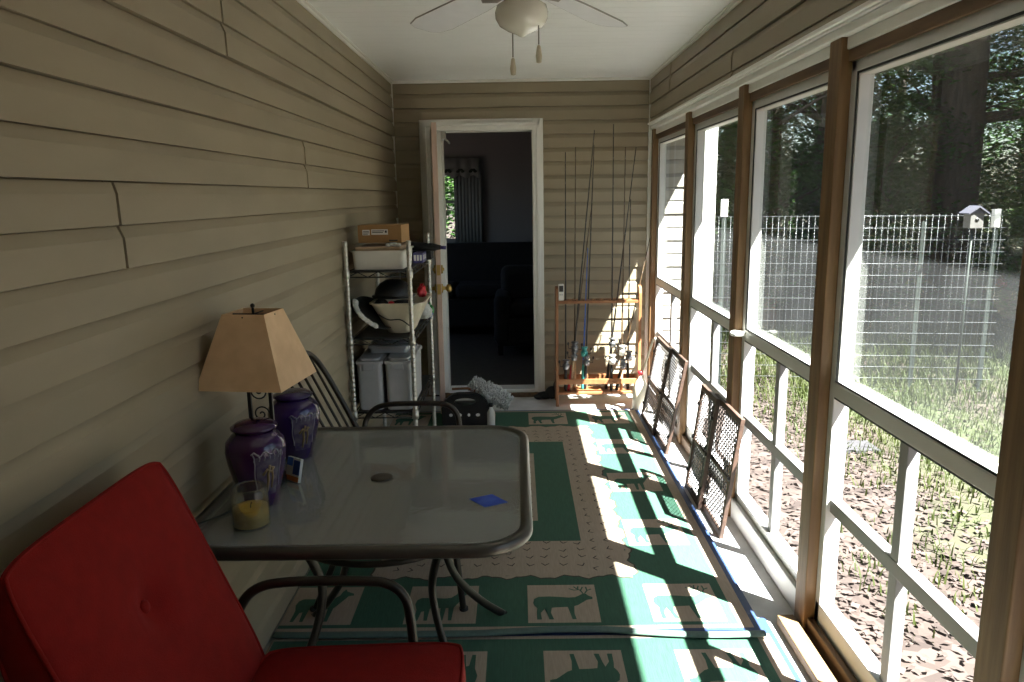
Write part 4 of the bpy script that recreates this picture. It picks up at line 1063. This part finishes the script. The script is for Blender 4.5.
# ------------------------------------------------------------------ mesh gates leaning on the windows
def gate(yA, yB, zT, xb, xt, label, nsplit, back_off=0.0, sheet=False):
    """yA near end, yB far end"""
    r = thing('pet_gate', ((xb + xt) / 2, (yA + yB) / 2, 0), label, 'gate', 'wood framed mesh gates under the windows')
    tv = Vector((xt - xb, 0, zT)).normalized(); Hh = math.hypot(xt - xb, zT); nv = Vector((-tv.z, 0, tv.x))
    def G(y, t, off=0): return Vector((xb, y, .0)) + tv * t + nv * off
    def panel(a, b, off, nm):
        q = MB(); q.bar(G(a, Hh - .016, off), G(b, Hh - .016, off), .030, .020, nv)
        q.build('top_rail', M['gatewood'], r, bevel=.003)
        q = MB(); q.bar(G(a, .020, off), G(b, .020, off), .026, .018, nv); q.build('bottom_rail', M['gatewood'], r, bevel=.003)
        q = MB(); q.bar(G(a, Hh * .47, off), G(b, Hh * .47, off), .020, .014, nv); q.build('middle_rail', M['gatewood'], r, bevel=.003)
        for yy in (a, b):
            q = MB(); q.bar(G(yy, 0.001, off), G(yy, Hh, off), .026, .020, nv)
            q.build('stile', M['gatewood'], r, bevel=.003)
            for tt in (.18, .5, .82):
                q = MB(); p = G(yy, Hh * tt, off + .008); q.lathe([(0, 0), (.011, 0), (.010, .010), (0, .012)], p, 10, 0, nv.to_track_quat('Z', 'Y').to_matrix())
                q.build('knob', M['black'], r)
        q = MB(); st = .034; y0, y1 = min(a, b), max(a, b)
        def seg(p, e): 
            q.bar(G(p[0], p[1], off), G(e[0], e[1], off), .0045, .003, nv)
        h0, h1 = .03, Hh - .03
        k = -int((h1 - h0) / st) - 1
        while y0 + k * st < y1:
            for sg in (1, -1):
                if sg == 1: s0 = (y0 + k * st, h0); e0 = (y0 + k * st + (h1 - h0), h1)
                else: s0 = (y0 + k * st, h1); e0 = (y0 + k * st + (h1 - h0), h0)
                ta = max(0, (y0 - s0[0]) / (h1 - h0)); tb2 = min(1, (y1 - s0[0]) / (h1 - h0))
                if tb2 - ta > .01:
                    L_ = lambda t: (s0[0] + (e0[0] - s0[0]) * t, s0[1] + (e0[1] - s0[1]) * t)
                    seg(L_(ta), L_(tb2))
            k += 1
        q.build('mesh_panel', M['mesh'], r)
    m = yA + (yB - yA) * nsplit
    panel(yA, m + .05, 0, 'a'); panel(m - .05, yB, .024, 'b')
    return r
gate(3.20, 3.80, .575, .920, .996, 'nearer of two dark wood and mesh gates leaning below the windows', .62)
gate(4.34, 5.10, .585, .895, 1.0, 'farther dark wood and mesh gate leaning below the windows, beside the cream jug', .5)
# plank on the floor
pl = MB(); pl.bar((.968, 2.500, .0195), (.968, 1.45, .0195), .060, .038); tag(pl.build('pine_plank', M['pine'], bevel=.003), 'short pale pine plank lying at the foot of the nearest window', 'plank')

# ------------------------------------------------------------------ ceiling fan on the porch
fx, fy = .020, 2.20
fn = thing('ceiling_fan', (fx, fy, 2.00), 'white ceiling fan with cream glass globe on the porch ceiling', 'ceiling fan')
MB().lathe([(0, 2.003), (.006, 2.005), (.019, 2.013), (.040, 2.021), (.063, 2.035), (.073, 2.053), (.074, 2.070), (.069, 2.086), (.051, 2.097), (.041, 2.100), (.041, 2.106)], (fx, fy, 0), 32).build('globe', M['globe'], fn)
MB().lathe([(.045, 2.100), (.052, 2.116), (.075, 2.126), (.105, 2.135), (.125, 2.17), (.125, 2.24), (.10, 2.27), (.03, 2.285), (.02, 2.30), (.02, 2.37), (.06, 2.385), (.06, 2.4115), (0, 2.4115)], (fx, fy, 0), 32).build('motor', M['white'], fn)
MB().lathe([(0, 2.103), (.046, 2.102), (.048, 2.114), (0, 2.116)], (fx, fy, 0), 24).build('fitter', M['fanedge'], fn)
for i in range(6):
    a = math.radians(60.5 + 60 * i); R = Rz(a)
    bp = [(.17, -.045), (.30, -.058), (.58, -.068), (.655, -.056), (.68, -.03), (.68, .03), (.655, .056), (.58, .068), (.30, .058), (.17, .045)]
    mb = MB(); Rt = Rx(math.radians(9)); mb.prism(bp, 0, .005, 0, lambda p: Vector((fx, fy, 2.150)) + R @ (Rt @ p)); bo_ = mb.build('blade', M['fanblade'], fn)
    ed = MB(); loop = [Vector((fx, fy, 2.1525)) + R @ (Rt @ Vector((x, y, 0))) for x, y in bp]; ed.tube(loop, .0028, 6, closed=True); ed.build('blade_edge', M['fanedge'], bo_)
    mb = MB(); mb.prism([(.09, -.018), (.19, -.03), (.23, 0), (.19, .03), (.09, .018)], 0, .004, 0, lambda p: Vector((fx, fy, 2.142)) + R @ (Rt @ p)); mb.build('blade_arm', M['fanedge'], fn)
for (x, y, zb) in ((fx - .026, fy + .05, 1.910), (fx + .046, fy - .025, 1.930)):
    mb = MB(); mb.tube([(x, y, 2.112), (x, y, zb + .05)], .0022, 6); mb.tube([(x, y, 2.112), (fx, fy, 2.115)], .003, 6); c = mb.build('pull_chain', M['fanedge'], fn)
    MB().lathe([(0, zb), (.007, zb + .002), (.009, zb + .02), (.005, zb + .045), (0, zb + .05)], (x, y, 0), 12).build('chain_pull', M['cream'], c)

# ------------------------------------------------------------------ exterior
GZ = -.20
struct(MB().box((-30, -30, GZ - .3), (60, 70, GZ)).build('ground', M['ground']))
# porch roof and eave
mb = MB()
mb.prism([(XL - .4, 2.48), (XL - .4, 3.6), (1.08, 2.62), (1.44, 2.16), (1.44, 2.075), (1.40, 2.075), (1.10, 2.10), (1.10, 2.45), (1.0, 2.475)], YB - .4, 6.3, 0, lambda p: Vector((p.x, p.z, p.y)))
struct(mb.build('roof', M['roof']))
struct(MB().box((1.06, YB, -.25), (1.115, D, .0)).build('wall_foundation', M['concrete']))
struct(MB().box((1.062, YB - .06, 1.998), (1.11, D + .1, 2.5)).build('wall_fascia', M['soffit']))
siding('wall_exterior', 'x', D, -1, 1.115, 1.42, -.2, 2.08, M['siding_out'])
struct(MB().box((1.40, D - .035, -.2), (1.50, D + .5, 2.09)).build('trim_20', M['white'], bevel=.004))
# wire fence
fa, fb = Vector((1.56, 6.60, 0)), Vector((4.13, 6.36, 0)); fd = (fb - fa).normalized(); fl = (fb - fa).length; ft, fbz = 1.362, -.17
fe = thing('wire_fence', (2.8, 6.5, GZ), 'welded wire garden fence standing along the far edge of the yard', 'fence')
mb = MB(); z = ft
while z > fbz: mb.tube([fa + Vector((0, 0, z)), fb + Vector((0, 0, z - .02))], .0016, 5); z -= .1016
t = 0
while t < fl:
    p = fa + fd * t; mb.tube([p + Vector((0, 0, fbz)), p + Vector((0, 0, ft))], .0009, 5); t += .0508
mb.build('wire_panel', M['wire'], fe)
for (t, zc, cap) in ((.25, 1.50, True), (2.50, 1.385, True), (1.92, 1.30, False)):
    p = fa + fd * t; q = MB(); q.box((p.x - .02, p.y + .004, GZ), (p.x + .02, p.y + .014, zc)); q.box((p.x - .005, p.y + .012, GZ), (p.x + .005, p.y + .04, zc)); po = q.build('fence_post', M['tpost'], fe)
    if cap: MB().box((p.x - .026, p.y - .003, zc - .14), (p.x + .026, p.y + .045, zc + .01)).build('white_cap', M['white'], po, bevel=.003)
bh = thing('birdhouse', (3.80, 6.24, GZ), 'small pale birdhouse on a thin pole by the fence', 'birdhouse')
bx, by = 3.79, 6.27
MB().box((bx - .055, by - .05, 1.245), (bx + .055, by + .05, 1.37)).build('house_body', M['birdwood'], bh, bevel=.003)
q = MB(); q.prism([(-.085, -.045), (0, .012), (.085, -.045), (.085, -.034), (0, .026), (-.085, -.034)], -.075, .075, 0, lambda p: Vector((bx + p.x, by + p.z, 1.405 + p.y))); q.prism([(-.055, -.036), (.055, -.036), (0, .008)], -.05, .05, 0, lambda p: Vector((bx + p.x, by + p.z, 1.405 + p.y))); q.build('gable_roof', M['birdroof'], bh)
MB().lathe([(0, 0), (.016, 0), (.016, .003), (0, .003)], (bx, by - .0505, 1.315), 16, 0, Rx(PI / 2)).build('entrance_hole', M['black'], bh)
MB().tube([(bx, by + .005, GZ), (bx, by + .005, 1.245)], .010, 8).build('pole', M['tpost'], bh)
tag(MB().box((2.17, 4.84, GZ), (2.46, 5.05, GZ + .03)).build('paving_slab', M['stone'], bevel=.006), 'flat grey slab lying in the grass beyond the nearest window', 'slab')

# trees
def leaves(mb, n, c, R, s, rnd, shell=.55, m=0):
    for i in range(n):
        while True:
            x, y, z = rnd.uniform(-1, 1), rnd.uniform(-1, 1), rnd.uniform(-1, 1); q = math.sqrt(x * x + y * y + z * z)
            if shell < q < 1: break
        p = Vector((c[0] + x * R[0], c[1] + y * R[1], c[2] + z * R[2]))
        a = rnd.uniform(0, 2 * PI); tl = rnd.uniform(-.9, .9); ll = s * rnd.uniform(.6, 1.3); wv = ll * .55
        d = Vector((math.cos(a), math.sin(a), tl * .6)).normalized(); sd = d.cross(Vector((rnd.uniform(-.5, .5), rnd.uniform(-.5, .5), 1))).normalized()
        mb.add([p - d * ll / 2, p + sd * wv / 2, p + d * ll / 2, p - sd * wv / 2], [(0, 1, 2, 3)], m)
def rawbuild(mb, name, mats):
    me = bpy.data.meshes.new(name); me.from_pydata(mb.v, [], mb.f)
    for q in mats: me.materials.append(q)
    me.polygons.foreach_set('material_index', mb.m); me.polygons.foreach_set('use_smooth', mb.s); me.update(); return me
def tree_meshes(seed, H, crown0, R, nclump, nleaf, ls, tr):
    rnd = random.Random(seed); tk = MB(); pts = []
    for i in range(8): pts.append((rnd.uniform(-.1, .1) * i / 3, rnd.uniform(-.1, .1) * i / 3, -.02 + H * .95 * i / 7))
    tk.tube(smooth_path(pts, 3), [tr * (1.15 - .95 * i / 21) for i in range(22)], 10)
    cr = MB()
    for k in range(nclump):
        z = crown0 + (H - crown0) * (k + rnd.random()) / nclump; w_ = R * (.55 + .45 * math.sin(PI * min(1, (z - crown0) / (H - crown0) * .8 + .25)))
        a = rnd.uniform(0, 2 * PI); rr = w_ * math.sqrt(rnd.random()) ; c = (rr * math.cos(a), rr * math.sin(a), z)
        tk.tube([(0, 0, max(.3, z - .9)), (c[0] * .5, c[1] * .5, z - .35), c], [tr * .22, tr * .13, tr * .04], 5)
        q = rnd.uniform(.55, 1.0); leaves(cr, nleaf, c, (q * 1.1, q * 1.1, q * .55), ls, rnd, .3)
    return rawbuild(tk, 'trunk', [M['bark']]), rawbuild(cr, 'crown', [M['leaf']])
TH = tree_meshes(41, 13, 5.2, 2.6, 40, 420, .13, .16)
TM = [tree_meshes(21, 13, 1.2, 2.6, 50, 420, .125, .17), tree_meshes(22, 14, .8, 2.9, 54, 420, .13, .22), tree_meshes(23, 11, .5, 2.3, 48, 420, .12, .13)]
BM_ = tree_meshes(31, 2.6, .2, 1.2, 18, 330, .09, .05)
def put(name, meshes, loc, rot, sc, label, cat, group=None):
    r = bpy.data.objects.new(name, None); COL.objects.link(r); r.location = loc; r.rotation_euler = (0, 0, rot); r.scale = (sc, sc, sc); tag(r, label, cat, group)
    for nm, me in zip(('trunk', 'crown'), meshes):
        o = bpy.data.objects.new(nm, me); COL.objects.link(o); o.parent = r
    return r
# big trunk
bigT = MB(); rnd = random.Random(5)
pts = [(6.85 + .02 * math.sin(i * 1.3), 11.9, GZ - .05 + i * 1.4) for i in range(11)]
bg_t = thing('large_tree', (6.85, 11.9, GZ), 'large dark-trunked tree rising straight behind the birdhouse', 'tree')
bigT.tube(pts, [.40] + [.325 - .018 * i for i in range(10)], 16)
for (z, a, l) in ((3.2, .3, 2.2), (4.6, 2.9, 2.0), (2.6, -.2, 2.6), (5.6, .1, 2.4), (7, 2, 2.5), (8, -2, 2.4)):
    e = Vector((6.85 + l * math.cos(a), 11.9 + l * math.sin(a), z + .7)); bigT.tube(smooth_path([(6.85, 11.9, z), (6.85 + .5 * l * math.cos(a), 11.9 + .5 * l * math.sin(a), z + .15), e], 4), [.10, .09, .085, .08, .07, .06, .05, .04, .02], 7)
bigT.build('trunk', M['bark'], bg_t)
cr = MB()
for k in range(34):
    a = rnd.uniform(0, 2 * PI); rr = rnd.uniform(1.0, 3.6); z = rnd.uniform(4.5, 14); leaves(cr, 420, (6.85 + rr * math.cos(a), 11.9 + rr * math.sin(a), z), (1.0, 1.0, .6), .125, rnd, .3)
me = rawbuild(cr, 'crown', [M['leaf']]); o = bpy.data.objects.new('crown', me); COL.objects.link(o); o.parent = bg_t; o.location = (-6.85, -11.9, -GZ)
TP = [(3.6, 11.6, 0), (5.4, 13.2, 1), (9.4, 12.6, 2), (2.6, 14.4, 1), (11.6, 15.2, 1), (8.4, 15.5, 0), (5.8, 17.2, 2), (3.4, 18.5, 0), (11.4, 19.2, 0), (14.6, 18.0, 1), (8.8, 20.5, 1), (6.2, 22.4, 0), (13.0, 23.5, 2), (16.8, 23.0, 0), (4.4, 24.8, 1), (10.2, 26.0, 0), (18.6, 28.0, 1), (14.4, 29.0, 0), (7.4, 29.0, 1), (2.2, 12.4, 2), (20.6, 25.0, 2), (12.4, 12.6, 0)]
for i, (x, y, k) in enumerate(TP):
    put('woodland_tree', TM[k], (x, y, GZ), i * 1.9, 1 + .12 * math.sin(i * 2.3), 'leafy green tree, one of a set added mainly to shade the woodland', 'tree', 'woodland trees beyond the fence')
for i, (x, y) in enumerate(((11.0, 6.4), (14.0, 8.8), (13.2, 3.6), (16.6, 5.6), (11.2, 9.6), (18.5, 10.5), (15.2, 12.4), (9.2, 8.4), (-1.5, 12.6))):  # all but the last stand out of view, added to shade the woodland
    put('woodland_tree', TM[i % 3], (x, y, GZ), i * 1.1, 1.15, 'leafy green tree, one of a set added mainly to shade the woodland', 'tree', 'woodland trees beyond the fence')
BP = [(2.9, 11.2), (4.0, 11.6), (5.6, 11.4), (6.6, 9.6), (8.4, 10.8), (3.2, 12.6), (7.6, 13.6), (10.2, 10.6), (6.2, 14.6), (4.4, 15.6), (9.8, 16.2), (12.6, 16.6), (7.0, 18.6), (5.2, 20.4), (10.6, 21.6), (14.6, 20.6), (-1.1, 10.9), (-2.0, 11.6)]
for i, (x, y) in enumerate(BP):
    put('undergrowth_shrub', BM_, (x, y, GZ), i * 2.1, .75 + .35 * ((i * 7) % 5) / 5, 'low leafy shrub in the shaded undergrowth beyond the wire fence', 'shrub', 'undergrowth shrubs beyond the fence')

for i, (x, y) in enumerate(((7.4, 7.3), (9.7, 7.3), (6.6, 9.0), (12.4, 6.6))):  # high-crowned trees outside the view, added to shade ground past the fence
    put('woodland_tree', TH, (x, y, GZ), i * 1.3, 1.0, 'leafy green tree, one of a set added mainly to shade the woodland', 'tree', 'woodland trees beyond the fence')

# grass and leaf litter in the yard
from mathutils import noise
rnd = random.Random(17); g = MB(); cnt = 0
while cnt < 36000:
    x, y = rnd.uniform(1.5, 7.0), rnd.uniform(2.2, 9.6)
    q = min((x - 1.9) / .8, (y - 2.9) / 1.2, 1.0)
    dens = noise.noise(Vector((x * .9, y * .9, 3.3))) * .6 + .55 * q - .15
    if rnd.random() > dens + .35: continue
    cnt += 1
    h = rnd.uniform(.03, .09) * (1.9 if y > 5.9 and rnd.random() < .6 else 1); a = rnd.uniform(0, 2 * PI); wv = rnd.uniform(.003, .006); ln = rnd.uniform(.2, .9) * h
    d = Vector((math.cos(a), math.sin(a), 0)); s_ = Vector((-d.y, d.x, 0)) * wv; b = Vector((x, y, GZ))
    g.add([b - s_, b + s_, b + d * ln * .4 + Vector((0, 0, h * .65)) + s_ * .7, b + d * ln * .4 + Vector((0, 0, h * .65)) - s_ * .7, b + d * ln + Vector((0, 0, h))], [(0, 1, 2, 3), (3, 2, 4)])
me = rawbuild(g, 'lawn_grass', [M['grass']]); o = bpy.data.objects.new('lawn_grass', me); COL.objects.link(o); tag(o, 'patchy sunlit green grass growing in the yard outside', 'grass', kind='stuff')
lt = MB(); cnt = 0
while cnt < 22000:
    x, y = rnd.uniform(1.15, 6.5), rnd.uniform(1.0, 10.5)
    if rnd.random() > (1.0 if min((x - 1.9) / .8, (y - 2.9) / 1.2) < .7 else .25) : continue
    cnt += 1
    a = rnd.uniform(0, 2 * PI); l = rnd.uniform(.012, .030); wv = l * rnd.uniform(.4, .6)
    d = Vector((math.cos(a), math.sin(a), rnd.uniform(-.3, .3))); s_ = Vector((-d.y, d.x, rnd.uniform(-.4, .4))); p = Vector((x, y, GZ + rnd.uniform(.008, .022)))
    lt.add([p - d * l, p + s_ * wv - d * l * .1, p + d * l, p - s_ * wv - d * l * .1], [(0, 1, 2, 3)])
me = rawbuild(lt, 'leaf_litter', [M['litter']]); o = bpy.data.objects.new('leaf_litter', me); COL.objects.link(o); tag(o, 'dry pinkish brown leaf litter covering the ground outside', 'leaves', kind='stuff')

for o in bpy.data.objects:
    if '_w' in o: del o['_w']
